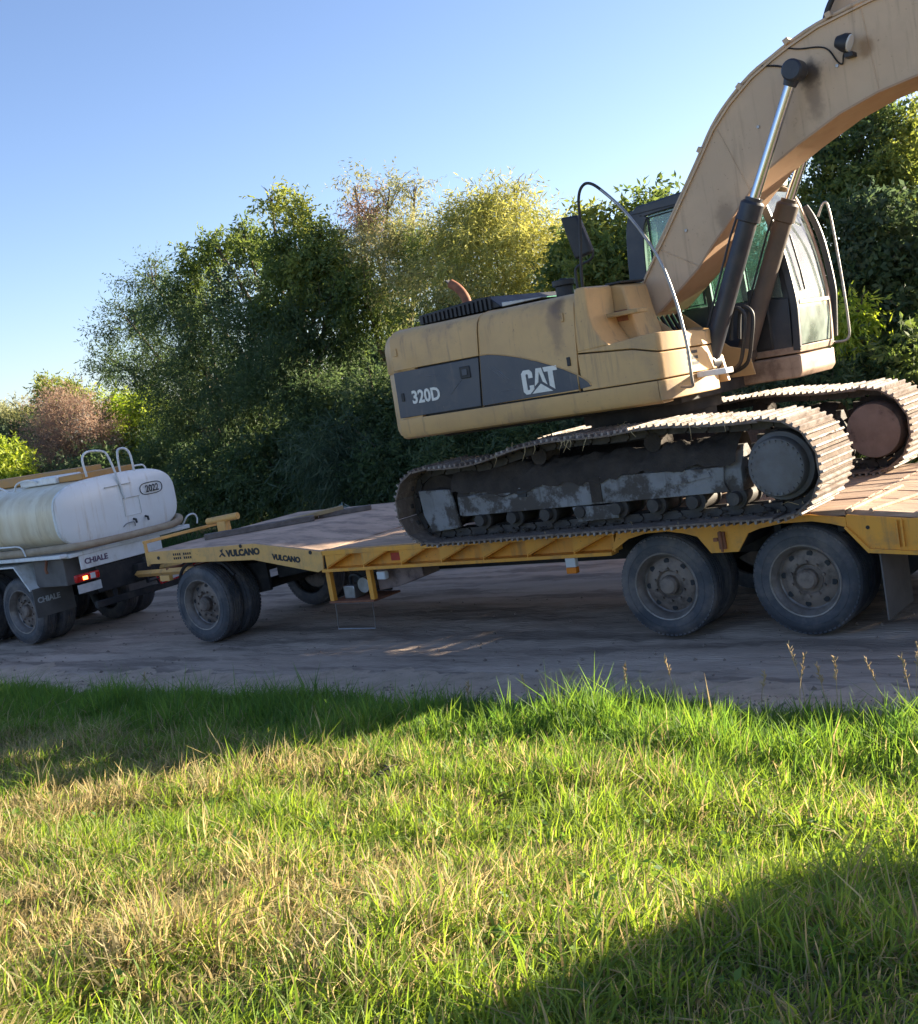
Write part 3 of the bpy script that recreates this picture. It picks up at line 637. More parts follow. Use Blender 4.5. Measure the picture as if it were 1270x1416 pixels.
    for k in range(26):
        a = 6.2832 * k / 26; cx, cz = XR + .218 * math.cos(a), 1.487 + .218 * math.sin(a)
        bo.cyl((cx, yc + d * .245, cz), (cx, yc + d * .268, cz), .012, n=6)
    bo.build('bolt_ring', M['drive'], fdo, 0)
    fi = MB(); fi.lathe([(.28, yc - d * .04), (.275, yc - d * .2), (.26, yc - d * .25), (.001, yc - d * .26)], (XR + .02, 1.47), 36, cap=False)
    fi.build('motor_housing', M['drive_brown'], t, 40)
    # straw and roots caught on the shoes
    st = MB()
    for k in range(170):
        i = random.randrange(NSH); x, z = SH[i]
        if z < 1.7 and random.random() < .8: continue
        p = Vector((x + random.uniform(-.1, .1), yc + random.uniform(-.4, .38), z + .02)); dd = Vector((random.uniform(-1, 1), random.uniform(-1.1, .6), random.uniform(-.3, .5))) * random.uniform(.03, .12)
        st.tube([p, p + dd * .6 + Vector((0, 0, .015)), p + dd + Vector((0, 0, -.03 * random.random()))], [.003, .0025, .001], 3)
    for k in range(14):
        x = random.uniform(-3.2, -.1); zt_ = float(np.interp(x, [-3.58, -3.07, -2.45, -1.0, 0], [1.83, 1.82, 1.92, 1.95, 1.9])); p = Vector((x, yc + s * (SW + .002), zt_)); q1 = random.uniform(.03, .13); st.tube([p, p + Vector((random.uniform(-.03, .03), s * .012, -q1 * .4)), p + Vector((random.uniform(-.06, .06), s * .01, -q1))], [.0035, .003, .0015], 4)
    tag(st.build('straw', M['straw'], t, 0), kind='stuff')
    return t
track(0.0, True); track(2.38, False)
# dirt and litter heaps on top of the near track run
# car body
MB().prism([(.36, 1.40), (.36, 1.62), (.75, 1.78), (1.63, 1.78), (2.02, 1.62), (2.02, 1.40), (1.6, 1.36), (.78, 1.36)], -2.75, -.85, 'x').build('car_body', M['mud'], ex, 0, bevel=.02)
for x in (-2.55, -1.05): MB().box(x - .18, x + .18, .15, 2.23, 1.40, 1.64).build('cross_leg', M['mud'], ex, bevel=.02)
o = MB(); o.lathe([(.001, 0), (.68, 0), (.68, .12), (.62, .12), (.62, .32), (.001, .32)], (0, 0), 48, cap=False); o = o.build('swing_bearing', M['dark'], ex, 40); o.matrix_basis = Matrix.Translation((-1.8, 1.19, 2.09)) @ Matrix.Rotation(R(-90), 4, 'X')
MB().box(-3.7, -1.0, .25, 2.13, 2.085, 2.20).build('revolving_frame', M['dark'], ex, bevel=.01)

# --- counterweight (rounded tail)
def plan_ring(z, inset, x_front):
    pts = [(x_front, U + inset), (-3.62, U + inset)]
    cyy = (U + UF) / 2; hw = (UF - U) / 2 - inset
    for a in np.linspace(-90, 90, 21):
        e = .55; sx = abs(math.cos(R(a))) ** e; sy = math.copysign(abs(math.sin(R(a))) ** .62, math.sin(R(a)))
        pts.append((-3.62 - (.92 - inset) * sx * (.42 + .58 * (1 - abs(sy) ** 3)), cyy + hw * sy))
    pts += [(-3.62, UF - inset), (x_front, UF - inset)]
    return [(x, y, z) for x, y in pts]
cw = MB(); cw.loft([plan_ring(z, i, -3.60) for z, i in ((2.13, .07), (2.16, .025), (2.22, .004), (2.78, .014), (2.792, .02), (2.815, .002), (3.05, .008), (3.12, .025), (3.18, .07), (3.215, .16))])
cw.build('counterweight', M['yellow'], ex, 50)
MB().box(-3.86, -1.76, U + .06, UF - .06, 2.17, 3.02).build('engine_bay', M['black'], ex, 0)
# --- side panels of the near side
def lean(z, k): return (z - 2.33) / .89 * k
def panel_loft(prof, x0, x1, k0, k1, name, m, bev=.006):
    inner = [(y + .022, z) for y, z in prof][::-1]; ring = prof + inner
    return MB().loft([[(x0 + lean(z, k0), y, z) for y, z in ring], [(x1 + lean(z, k1), y, z) for y, z in ring]]).build(name, m, ex, 50, bevel=bev)
hood = [(U, 2.818), (U, 3.06), (U + .012, 3.12), (U + .04, 3.165), (U + .09, 3.197), (U + .18, 3.215), (U + .5, 3.235), (1.19, 3.25), (UF - .5, 3.235), (UF - .1, 3.19), (UF - .01, 3.1), (UF, 2.82)]
panel_loft(hood, -3.865, -2.868, .0, .11, 'rear_hood', M['yellow'])
hood2 = [(U, 2.345)] + hood[1:-1] + [(UF, 2.345)]
panel_loft(hood2, -2.852, -1.77, .11, .09, 'front_hood', M['yellow'])
MB().prism([(-3.885, 2.345), (-2.872, 2.345), (-2.815, 2.805), (-3.872, 2.80)], U - .002, U + .02).build('service_door', M['navy'], ex, bevel=.006)
arc = [(-2.852, 2.345), (-2.793, 2.815), (-2.70, 2.812), (-2.58, 2.79), (-2.44, 2.757), (-2.30, 2.715), (-2.16, 2.667), (-2.03, 2.615), (-1.9, 2.557), (-1.79, 2.50), (-1.70, 2.44), (-1.655, 2.40), (-1.64, 2.372), (-1.66, 2.36)]
cut = [p for p in arc if p[0] < -1.79] + [(-1.773, 2.49), (-1.772, 2.36)]
MB().prism(cut, U - .004, U + .006).build('decal_panel', M['navy'], ex, bevel=.002)
MB().prism([(-1.755, 2.36), (-1.755, 2.478), (-1.70, 2.44), (-1.655, 2.40), (-1.635, 2.372)], U - .004, U + .006).build('decal_panel', M['navy'], ex, bevel=.002)
tr2 = MB(); tr2.tube([(x, U - .003, z + .008) for x, z in arc[1:-1]], .006, 5); tr2.build('decal_trim', M['yellow'], ex)
lt = MB(); lt.box(-3.05, -2.93, U - .014, U - .003, 2.63, 2.745); lt.build('door_latch', M['black'], ex, bevel=.008)
MB().box(-3.02, -2.96, U - .020, U - .0145, 2.66, 2.72).build('latch_button', M['navy'], ex, bevel=.004)
for k, (xa, za, xb, zb_) in enumerate(((-2.72, 2.70, -2.52, 2.52), (-2.66, 2.69, -2.50, 2.55), (-3.55, 2.72, -3.30, 2.70), (-3.2, 2.5, -3.05, 2.62), (-2.62, 2.44, -2.45, 2.46))):
    MB().tube([(xa, U - .0045, za), ((xa + xb) / 2, U - .005, (za + zb_) / 2 + .006), (xb, U - .0045, zb_)], [.0008, .0022, .0006], 4).build('scratch', M['steel'], ex, 0)
for x, z in ((-3.80, 3.0), (-3.80, 2.55), (-1.83, 2.62), (-1.83, 3.02)):
    hg = MB(); hg.box(x - .018, x + .018, U - .012, U - .001, z - .04, z + .04); hg.build('door_hinge', M['yellow'] if z > 2.85 else M['black'], ex, bevel=.004)
# lower skirt
MB().loft([[(x, y, z) for y, z in ((U + .07, 2.125), (U + .02, 2.145), (U - .004, 2.19), (U - .004, 2.328), (U + .25, 2.328), (U + .25, 2.125))] for x in (-3.90, -.985)]).build('side_skirt', M['yellow'], ex, 50, bevel=.004)
MB().box(-3.9, -.95, UF - .25, UF, 2.13, 2.33).build('side_skirt', M['yellow'], ex, bevel=.01)
MB().box(-3.88, -2.1, UF - .02, UF, 2.345, 2.81).build('service_door', M['navy'], ex, bevel=.006)
# lettering and marks
lettering('lettering', '320D', (-3.69, U - .005, 2.475), .125, ex, M['white'], .92, .0055, rot=(R(90), 0, 0), depth=.0015)
def cat_logo():
    # block letters C A T with the triangle, on a 3.0 x 2.0 grid
    x0, z0, sx, sz = -2.36, 2.385, .132, .112
    P = lambda pts: [(x0 + a * sx, z0 + b * sz) for a, b in pts]
    mb = MB(); yy = (U - .0075, U - .0045)
    mb.prism(P([(.92, 1.3), (.92, 1.75), (.72, 2), (.2, 2), (0, 1.75), (0, .25), (.2, 0), (.52, 0), (.92, .36), (.92, .70), (.56, .70), (.56, .40), (.50, .34), (.40, .34), (.36, .40), (.36, 1.6), (.40, 1.66), (.52, 1.66), (.56, 1.6), (.56, 1.3)]), *yy)
    mb.prism(P([(1.26, 2), (1.72, 2), (2.04, .56), (1.69, .86), (1.60, 1.25), (1.49, 1.72), (1.39, 1.25), (1.32, .86), (.98, .56)]), *yy)
    mb.prism(P([(1.84, 2), (2.98, 2), (2.98, 1.62), (2.62, 1.62), (2.62, .12), (2.22, .44), (2.22, 1.62), (1.92, 1.62)]), *yy)
    mb.prism(P([(.68, 0), (1.51, .72), (2.42, 0)]), *yy)
    mb.build('emblem', M['white'], ex, 0)
cat_logo()
# top of the engine bay: black louvre box, sloping silver plate, exhaust, cap
gb = MB(); gb.prism([(-3.74, 3.235), (-3.74, 3.33), (-2.98, 3.375), (-2.86, 3.37), (-2.72, 3.25)], .22, 2.0); gbo = gb.build('hood_louvre_box', M['black'], ex, bevel=.008)
for k in range(17):
    x = -3.70 + k * .053; MB().box(x, x + .026, .198, .219, 3.245, 3.315 + k * .0028).build('slat', M['black'], gbo)
MB().prism([(-2.70, 3.245), (-2.70, 3.29), (-2.25, 3.265), (-2.25, 3.25)], .2, 1.9).build('hood_plate', M['steel'], ex, bevel=.006)
et = MB(); et.tube(spline([(-3.53, .8, 3.22), (-3.53, .8, 3.40), (-3.56, .8, 3.49), (-3.62, .8, 3.57), (-3.70, .8, 3.63)], 5), .048, 14); et.build('exhaust_pipe', M['rust'], ex, 50)
MB().obox((-3.712, .8, 3.64), (.012, .075, .075), Matrix.Rotation(R(-38), 3, 'Y')).build('exhaust_opening', M['black'], ex)
cp = MB(); cp.cyl((-2.10, .4, 3.22), (-2.10, .4, 3.33), .085, n=20); cp.cyl((-2.10, .4, 3.33), (-2.10, .4, 3.385), .11, n=20); cp.cyl((-2.10, .4, 3.385), (-2.10, .4, 3.40), .04, n=12); cp.build('filler_cap', M['black'], ex, 40, bevel=.008)

# --- tank pillar with steps, front box
MB().prism([(-1.735, 2.68), (-1.40, 2.70), (-1.47, 2.76), (-1.535, 2.88), (-1.56, 3.0), (-1.555, 3.235), (-1.585, 3.245), (-1.655, 3.245), (-1.672, 3.20), (-1.735, 2.9)], U, .32).build('tank_pillar', M['yellow'], ex, 50, bevel=.018, seg=3)
MB().prism([(-1.74, 2.68), (-1.34, 2.68), (-1.41, 2.98), (-1.45, 3.215), (-1.50, 3.235), (-1.74, 3.24)], .33, .80).build('tank_wall', M['yellow'], ex, 50, bevel=.02, seg=3)
MB().box(-1.66, -1.44, .31, .33, 2.90, 3.0).build('step_recess', M['rust'], ex, bevel=.004)
MB().box(-1.58, -1.24, .14, .34, 2.945, 2.985).build('step', M['palewood'], ex, bevel=.006)
MB().box(-1.62, -1.46, .32, .78, 3.242, 3.262).build('tread_strip', M['black'], ex, bevel=.004)
def plan_slab(name, plan, zb, zt, m, bev=.012):
    n = len(plan); lo = [(x, y, zb(x)) for x, y in plan]; hi = [(x, y, zt(x)) for x, y in plan]
    return MB().loft([lo, hi]).build(name, m, ex, 50, bevel=bev, seg=3)
ix = lambda xs, zs: (lambda x: float(np.interp(x, xs, zs)))
seam2 = ix([-1.75, -1.18, -.93, -.80], [2.668, 2.625, 2.565, 2.553])
topc = ix([-1.75, -1.46, -.97, -.88, -.80], [2.69, 2.70, 2.742, 2.735, 2.68])
def plan(o=0, fx=0): return [(-1.735, U + o)] + [(x, U + o) for x in (-1.6, -1.45, -1.3, -1.18, -1.08, -1.0)] + [(-.955 + fx, U + o + .015), (-.925 + fx, U + o + .06), (-.87 + fx, .25), (-.81 + fx, .52), (-.83 + fx, .72), (-1.0, .74), (-1.3, .74), (-1.735, .74)]
plan_slab('storage_box_lid', plan(.002, .008), lambda x: seam2(x) + .012, topc, M['yellow'], .03)
plan_slab('storage_box', plan(), lambda x: 2.338, seam2, M['yellow'], .008)
plan_slab('front_skirt', [(-.98, U - .003), (-.955, U + .012), (-.925, U + .06), (-.87, .25), (-.80, .52), (-.83, .72), (-1.3, .74), (-1.3, U + .03), (-.985, U + .03)], lambda x: 2.15, lambda x: 2.328, M['yellow'], .008)
vs = MB()
for k in range(3):
    for j in range(2): 
        yb = .20 + j * .10; xx = -.8775 + (yb - .25) * .222
        vs.obox((xx + .012, yb + .04, 2.42 + k * .05), (.012, .085, .028), Matrix.Rotation(R(-12.5), 3, 'Z'))
vs.build('vent_slots', M['black'], ex, 0)
MB().box(-.84, -.56, .30, .46, 2.285, 2.335).build('front_step', M['whitepaint'], ex, bevel=.008)
hr = spline([(-1.60, -.12, 3.20), (-1.585, -.12, 3.40), (-1.52, -.12, 3.82), (-1.50, -.12, 4.0), (-1.455, -.12, 4.09), (-1.38, -.12, 4.11), (-1.27, -.12, 4.03), (-1.06, -.12, 3.78), (-.84, -.12, 3.39), (-.735, -.12, 3.02), (-.685, -.12, 2.62), (-.69, -.11, 2.31), (-.72, -.06, 2.235), (-.86, .02, 2.24)], 6)
MB().tube(hr[:37], .0135, 10).build('handrail', M['black'], ex, 60); MB().tube(hr[36:], .0138, 10).build('handrail', M['steel'], ex, 60)
# mirror
mr = MB(); mc = [(-1.775, 3.895), (-1.60, 3.885), (-1.505, 3.535), (-1.69, 3.505)]
mr.prism(mc, -.03, .045); mo = mr.build('mirror', M['black'], ex, bevel=.02, seg=3)
MB().tube(spline([(-1.72, .0, 3.22), (-1.72, .0, 3.36), (-1.70, .01, 3.44), (-1.55, .01, 3.48), (-1.525, .02, 3.56), (-1.62, .06, 3.70)], 5), .012, 8).build('mirror_arm', M['black'], mo, 60)

# --- cab (far side)
CY0, CY1 = 1.64, 2.56
cab = empty('cab', (-1.2, 2.03, 2.1), ex)
prof = [(-.42, 2.12), (-.405, 2.34), (-.375, 2.62), (-.37, 2.88), (-.43, 3.35), (-.53, 3.75), (-.63, 3.93), (-.80, 4.02), (-1.4, 4.04), (-1.90, 4.0), (-2.0, 3.88), (-2.06, 3.5), (-2.08, 3.0), (-2.06, 2.5), (-2.0, 2.12)]
# sill and floor
MB().prism([(-2.0, 2.10), (-.45, 2.10), (-.405, 2.15), (-.40, 2.32), (-2.05, 2.32)], CY0, CY1).build('cab_sill', M['cabtan'], cab, 50, bevel=.02, seg=3)
MB().prism([(-2.06, 2.335), (-.405, 2.335), (-.385, 2.40), (-2.07, 2.40)], CY0 + .01, CY1 - .01).build('cab_floor', M['cabtan'], cab, bevel=.008)
def pillar(name, path, y, wd, th, m):
    mb = MB(); P = [Vector((x, 0, z)) for x, z in path]; rings = []
    for i, p in enumerate(P):
        t = (P[min(i + 1, len(P) - 1)] - P[max(i - 1, 0)]).normalized(); nn = Vector((t.z, 0, -t.x)); wq = wd[i] if isinstance(wd, (list, tuple)) else wd
        a = p - nn * wq / 2; b = p + nn * wq / 2
        rings.append([(a.x, y - th / 2, a.z), (b.x, y - th / 2, b.z), (b.x, y + th / 2, b.z), (a.x, y + th / 2, a.z)])
    mb.loft(rings); return mb.build(name, m, cab, 40, bevel=.008)
sp2 = lambda pts, k=4: [(p.x, p.y) for p in spline([(x, z, 0) for x, z in pts], k)]
for y, mm in ((CY0 + .03, M['cabgrey']), (CY1 - .03, M['cabtan'])):
    pillar('front_pillar', sp2([(-.43, 2.36), (-.41, 2.62), (-.405, 2.88), (-.465, 3.35), (-.565, 3.75), (-.66, 3.93), (-.82, 4.0)]), y, .07, .06, mm)
    pillar('rear_pillar', sp2([(-1.98, 2.36), (-1.99, 2.8), (-1.97, 3.4), (-1.93, 3.8), (-1.86, 3.96)]), y, .2, .06, M['cabgrey'])
    pillar('roof_rail', sp2([(-.75, 3.975), (-1.3, 3.995), (-1.86, 3.965)]), y, .09, .06, M['cabgrey'])
    pillar('middle_pillar', [(-1.22, 2.40), (-1.25, 3.2), (-1.27, 3.95)], y, .06, .05, M['cabgrey'])
pillar('side_panel', [(-1.85, 2.66), (-1.2, 2.66), (-.46, 2.62)], CY0 + .028, [.52, .52, .48], .03, M['cabgrey'])
MB().prism([(-.45, 2.42), (-.45, 3.30), (-.50, 3.30), (-.86, 2.92), (-.86, 2.42)], CY0 + .045, CY0 + .06).build('corner_gusset', M['cabgrey'], cab, bevel=.004)
pillar('side_panel', [(-1.85, 2.56), (-1.2, 2.56), (-.46, 2.52)], CY1 - .028, [.32, .32, .3], .03, M['cabtan'])
rf = MB(); rf.loft([[(-.68, y0, 3.985), (-.80, y0, 4.045), (-1.4, y0, 4.07), (-1.88, y0, 4.035), (-1.98, y0, 3.955), (-1.85, y0, 3.95), (-.8, y0, 3.95)] for y0 in (CY0 - .005, CY1 + .005)])
rf.build('cab_roof', M['cabgrey'], cab, 40, bevel=.02, seg=3)
MB().box(-2.075, -1.99, CY0 + .05, CY1 - .05, 2.34, 2.95).build('rear_panel', M['cabgrey'], cab, bevel=.01)
def pane(name, pts4, m): return MB().add(pts4, [tuple(range(len(pts4)))]).build(name, m, cab, 0)
def slab_pane(name, path, y0, y1, m, th=.006):
    rings = []
    for x, z in path: rings.append([(x, y0, z), (x, y1, z), (x - th, y1, z), (x - th, y0, z)])
    return MB().loft(rings).build(name, m, cab, 40)
slab_pane('upper_windscreen', sp2([(-.382, 2.83), (-.387, 2.95), (-.435, 3.35), (-.535, 3.74), (-.62, 3.91)]), CY0 + .065, CY1 - .065, M['glass'])
slab_pane('lower_windscreen', [(-.405, 2.41), (-.378, 2.62), (-.376, 2.79)], CY0 + .07, CY1 - .07, M['glass_low'])
MB().box(-.395, -.355, CY0 + .06, CY1 - .06, 2.79, 2.825).build('windscreen_bar', M['whitepaint'], cab, bevel=.006)
slab_pane('rear_window', [(-2.03, 2.96), (-2.02, 3.5), (-1.96, 3.9)], CY0 + .07, CY1 - .07, M['glass'])
for y in (CY0 + .022, CY1 - .026):
    MB().prism([(-1.86, 2.93), (-1.28, 2.93), (-1.30, 3.94), (-1.78, 3.92)], y, y + .005).build('side_window', M['glass'], cab, 0)
    MB().prism([(-1.18, 2.93), (-.50, 2.88), (-.52, 3.3), (-.62, 3.75), (-.72, 3.92), (-1.23, 3.94)], y, y + .005).build('side_window', M['glass'], cab, 0)
wf = MB(); wf.tube([(-1.80, CY0 + .012, 2.95), (-1.29, CY0 + .012, 2.95), (-1.31, CY0 + .012, 3.92), (-1.77, CY0 + .012, 3.90)], .012, 6, True); wf.build('window_seal', M['black'], cab, 0)
MB().tube([(-.36, 1.88, 2.92), (-.37, 1.86, 3.10), (-.41, 1.82, 3.45)], .01, 6).build('wiper', M['black'], cab)
# seat and console seen through the glass
s1 = MB(); s1.box(-1.55, -1.05, 1.8, 2.28, 2.62, 2.76); s1.prism([(-1.55, 2.76), (-1.40, 2.76), (-1.58, 3.45), (-1.72, 3.43)], 1.82, 2.26); s1.box(-1.5, -1.1, 1.88, 2.2, 2.40, 2.62); s1.build('seat', M['seat'], cab, 40, bevel=.04, seg=3)
MB().box(-.85, -.65, 1.64, 1.76, 2.40, 3.0).build('console', M['black'], cab, bevel=.02)
# entry handrail in front of the far pillar, work light, hand grip
MB().tube(spline([(-.40, 2.60, 3.62), (-.34, 2.64, 3.74), (-.30, 2.66, 3.66), (-.27, 2.66, 3.1), (-.26, 2.66, 2.55), (-.28, 2.65, 2.38), (-.38, 2.60, 2.36), (-.42, 2.53, 2.38)], 5), .013, 8).build('entry_handrail', M['steel'], cab, 60)
pillar('door_edge', sp2([(-.40, 2.42), (-.36, 2.75), (-.35, 2.95), (-.39, 3.35), (-.45, 3.6), (-.52, 3.75)]), CY1 + .05, .06, .04, M['cabgrey'])
MB().obox((-.66, 2.42, 4.03), (.10, .16, .10), Matrix.Rotation(R(12), 3, 'Y')).build('roof_work_lamp', M['lamplens'], cab, bevel=.015)
MB().obox((-.60, 1.68, 4.0), (.08, .14, .09), Matrix.Rotation(R(12), 3, 'Y')).build('roof_work_lamp', M['lamplens'], cab, bevel=.015)

# --- boom
BY0, BY1 = .90, 1.42
btop = [(-1.77, 2.86), (-1.76, 3.0), (-1.65, 3.06), (-1.33, 3.48), (-1.27, 3.55), (-.81, 4.15), (-.61, 4.42), (-.42, 4.60), (-.19, 4.76), (0, 4.85), (.16, 4.915), (.43, 5.0), (.9, 5.075), (1.4, 5.08), (1.9, 5.02), (2.6, 4.82), (3.3, 4.56), (3.85, 4.33)]
bbot = [(3.85, 4.10), (3.2, 4.20), (2.4, 4.36), (1.8, 4.42), (1.18, 4.415), (.85, 4.37), (.52, 4.285), (.13, 4.125), (-.16, 3.985), (-.37, 3.82), (-.58, 3.63), (-.79, 3.44), (-.95, 3.27), (-1.4, 2.945), (-1.55, 2.82), (-1.68, 2.78)]
boom = MB().prism(btop + bbot, BY0, BY1).build('boom', M['boom'], ex, 20)
def strip(path, y0, y1, th, up, name, m):
    rings = []
    P = [Vector((x, 0, z)) for x, z in path]
    for i, p in enumerate(P):
        t = (P[min(i + 1, len(P) - 1)] - P[max(i - 1, 0)]).normalized(); nn = Vector((-t.z, 0, t.x)) * (1 if up else -1)
        a = p + nn * .002; b = p + nn * (th + .002); rings.append([(a.x, y0, a.z), (a.x, y1, a.z), (b.x, y1, b.z), (b.x, y0, b.z)])
    return MB().loft(rings).build(name, m, boom, 30)
strip(btop[2:], BY0 - .022, BY1 + .022, .018, True, 'top_plate', M['boom'])
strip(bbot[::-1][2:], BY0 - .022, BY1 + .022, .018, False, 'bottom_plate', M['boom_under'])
for dy, r in ((.0, .018), (.06, .018)):
    ln = spline([(x - .028 if x < 0 else x - .012, BY0 + .03 + dy, z + .045) for x, z in btop[3:16]], 3)
    MB().tube(ln, r, 8).build('hydraulic_line', M['boom'], boom, 60)
for x, z, an in ((-.30, 4.73, 40), (.17, 4.98, 24), (.55, 5.08, 14), (-.75, 4.29, 54)):
    MB().obox((x - .02, BY0 + .06, z), (.05, .16, .05), Matrix.Rotation(R(-an), 3, 'Y')).build('line_clamp', M['boom'], boom, bevel=.005)
MB().tube(spline([(.13, BY0 - .01, 4.93), (.25, BY0 - .012, 4.885), (.42, BY0 - .012, 4.85), (.50, BY0 - .012, 4.80), (.56, BY0 - .015, 4.69), (.60, BY0 - .02, 4.66), (.62, BY0 - .03, 4.72), (.66, BY0 - .08, 4.755)], 5), .007, 6).build('lamp_cable', M['black'], boom, 60)
MB().tube(spline([(-.09, BY0 - .01, 4.84), (.05, BY0 - .012, 4.80), (.16, BY0 - .02, 4.74)], 4), .009, 6).build('grease_line', M['black'], boom, 60)
lm = MB(); lm.tube([(.60, .80, 4.83), (.66, .80, 4.805), (.70, .80, 4.79)], [.045, .075, .078], 18); lmo = lm.build('boom_lamp', M['black'], boom, 40)
MB().tube([(.701, .80, 4.79), (.712, .80, 4.785)], [.072, .066], 18).build('lamp_lens', M['lamplens'], lmo, 40)
MB().box(.65, .72, .79, BY0, 4.685, 4.72).build('lamp_bracket', M['black'], lmo)
for (xa, za), (xb, zb_) in (((-1.30, 3.50), (-.93, 3.27)), ((-.58, 4.43), (-.36, 3.84)), ((.80, 5.05), (.86, 4.39))):
    n_ = 22; MB().tube([(xa + (xb - xa) * i / n_, BY0 - .001, za + (zb_ - za) * i / n_ + .002 * (i % 2)) for i in range(n_ + 1)], .006, 5).build('weld_bead', M['boom'], boom, 0)
for xa, za in ((-1.02, 3.62), (-.2, 4.35), (.55, 4.66)):
    MB().lathe([(.001, BY0 - .012), (.014, BY0 - .012), (.016, BY0)], (xa, za), 8, cap=False).build('grease_nipple', M['steel'], boom, 40)
# boom cylinders
ztop = (.25, 4.69); zcol = (-.255, 3.745); zfoot = (-.90, 2.40)
for yc_, mm in ((.72, M['cylinder']), (1.53, M['cylinder_dusty'])):
    V = lambda p: Vector((p[0], yc_, p[1])); A, B, F = V(ztop), V(zcol), V(zfoot); d = (F - B).normalized()
    cy_ = MB(); cy_.tube([B + d * .03, B + d * .05, B + d * .20, B + d * .21], [.085, .105, .105, .086], 20); cy_.tube([B + d * .20, F - d * .06], .085, 20); cy_.tube([B - d * .0, B + d * .04], .075, 18)
    co = cy_.build('boom_cylinder', mm, ex, 40)
    MB().tube([A, B + d * .05], .046, 18).build('piston_rod', M['chrome'], co, 60)
    eye = MB(); eye.lathe([(.001, yc_ - .085), (.075, yc_ - .085), (.09, yc_ - .07), (.09, yc_ + .07), (.075, yc_ + .085), (.001, yc_ + .085)], ztop, 22, cap=False); eye.tube([A, A + (B - A).normalized() * .13], [.08, .055], 16); eye.build('rod_eye', M['cylinder'], co, 40)
    MB().lathe([(.001, yc_ - .08), (.09, yc_ - .08), (.09, yc_ + .08), (.001, yc_ + .08)], zfoot, 18, cap=False).build('foot_eye', mm, co, 40)
    sd = -1
    MB().tube([B + d * .10 + Vector((-.10, -.04, 0)), B + d * .3 + Vector((-.125, -.04, -.02)), F - d * .35 + Vector((-.10, -.04, 0))], .010, 6).build('cylinder_pipe', M['cylinder'], co)
MB().lathe([(.001, .64), (.05, .64), (.05, 1.6), (.001, 1.6)], ztop, 14, cap=False).build('cylinder_pin', M['steel'], boom, 40)
for k, (ya, off) in enumerate(((.86, -.10), (.92, -.05))):
    MB().tube(spline([(-.62 + off, ya, 2.56), (-.58 + off, ya, 2.78), (-.52 + off, ya - .02, 2.84), (-.46 + off, ya, 2.76), (-.50 + off, ya, 2.55), (-.60 + off, ya + .05, 2.33), (-.80 + off, ya + .1, 2.26)], 6), .019, 8).build('boom_hose', M['black'], ex, 60)
MB().prism([(-1.9, 2.2), (-.78, 2.2), (-.82, 2.45), (-1.0, 2.50), (-1.45, 2.9), (-1.9, 3.02)], .80, .86).build('boom_foot_bracket', M['yellow'], ex, bevel=.01)
MB().prism([(-1.9, 2.2), (-.78, 2.2), (-.82, 2.45), (-1.0, 2.50), (-1.45, 2.9), (-1.9, 3.02)], 1.43, 1.445).build('boom_foot_bracket', M['yellow'], ex, bevel=.01)
MB().box(-1.9, -1.4, .861, 1.429, 2.205, 2.5).build('swing_motor_cover', M['dark'], ex, bevel=.01)
MB().box(-1.78, -1.74, .861, 1.429, 2.2, 3.1).build('boom_well_wall', M['dark'], ex)
for k in range(5):
    y = .93 + k * .1
    MB().tube(spline([(-1.2, y, 2.3), (-1.22, y, 2.55), (-1.38, y, 2.72), (-1.5, y, 2.95 + .02 * k)], 5), .02, 8).build('boom_hose', M['black'], ex, 60)
# stick cylinder on top of the boom
sc_ = MB(); sc_.tube([(.62, 1.19, 5.27), (2.2, 1.19, 5.40)], .09, 18); sco = sc_.build('stick_cylinder', M['cylinder'], ex, 40)
MB().tube([(2.2, 1.19, 5.40), (3.32, 1.19, 4.90)], .05, 14).build('piston_rod', M['chrome'], sco, 60)
MB().prism([(.42, 5.02), (.85, 5.08), (.72, 5.33), (.55, 5.33)], 1.08, 1.12).build('cylinder_bracket', M['boom'], sco)
MB().prism([(.42, 5.02), (.85, 5.08), (.72, 5.33), (.55, 5.33)], 1.26, 1.30).build('cylinder_bracket', M['boom'], sco)
MB().tube(spline([(.45, 1.0, 5.03), (.52, 1.0, 5.18), (.66, 1.02, 5.34), (.9, 1.04, 5.42), (1.3, 1.06, 5.38)], 5), .026, 8).build('stick_hose', M['black'], ex, 60)
# stick, bucket (beyond the picture's right edge, they cast the shadow on the verge)
stick = MB().prism([(3.15, 4.95), (3.45, 4.98), (3.95, 4.62), (7.5, 3.85), (7.55, 3.68), (7.45, 3.6), (4.3, 3.85), (3.75, 4.02), (3.55, 4.2)], 1.0, 1.38).build('stick', M['boom'], ex, 20)
MB().tube([(4.0, 1.19, 4.75), (5.6, 1.19, 4.15)], .07, 14).build('bucket_cylinder', M['cylinder'], ex, 40)
MB().tube([(5.6, 1.19, 4.15), (6.2, 1.19, 3.95)], .04, 12).build('piston_rod', M['chrome'], ex, 60)
bk = empty('bucket', (6.2, 1.19, 3.4), ex)
bside = [(7.30, 3.72), (7.65, 3.74), (8.10, 3.3), (8.20, 2.85), (7.95, 2.45), (7.40, 2.2), (6.80, 2.2), (6.45, 2.4), (7.05, 3.05)]
for y0, y1 in ((.59, .615), (1.765, 1.79)): MB().prism(bside, y0, y1).build('bucket_side', M['boom'], bk)
sh_ = [(7.30, 3.72), (7.65, 3.74), (8.10, 3.3), (8.20, 2.85), (7.95, 2.45), (7.40, 2.2), (6.80, 2.2), (6.45, 2.4)]
MB().loft([[(x, .616, z), (x, 1.764, z), (x, 1.764, z + .02), (x, .616, z + .02)] for x, z in sh_]).build('bucket_shell', M['boom'], bk, 40)
for k in range(5): MB().prism([(6.50, 2.34), (6.27, 2.5), (6.52, 2.44)], .63 + k * .27, .70 + k * .27).build('bucket_tooth', M['steel'], bk)

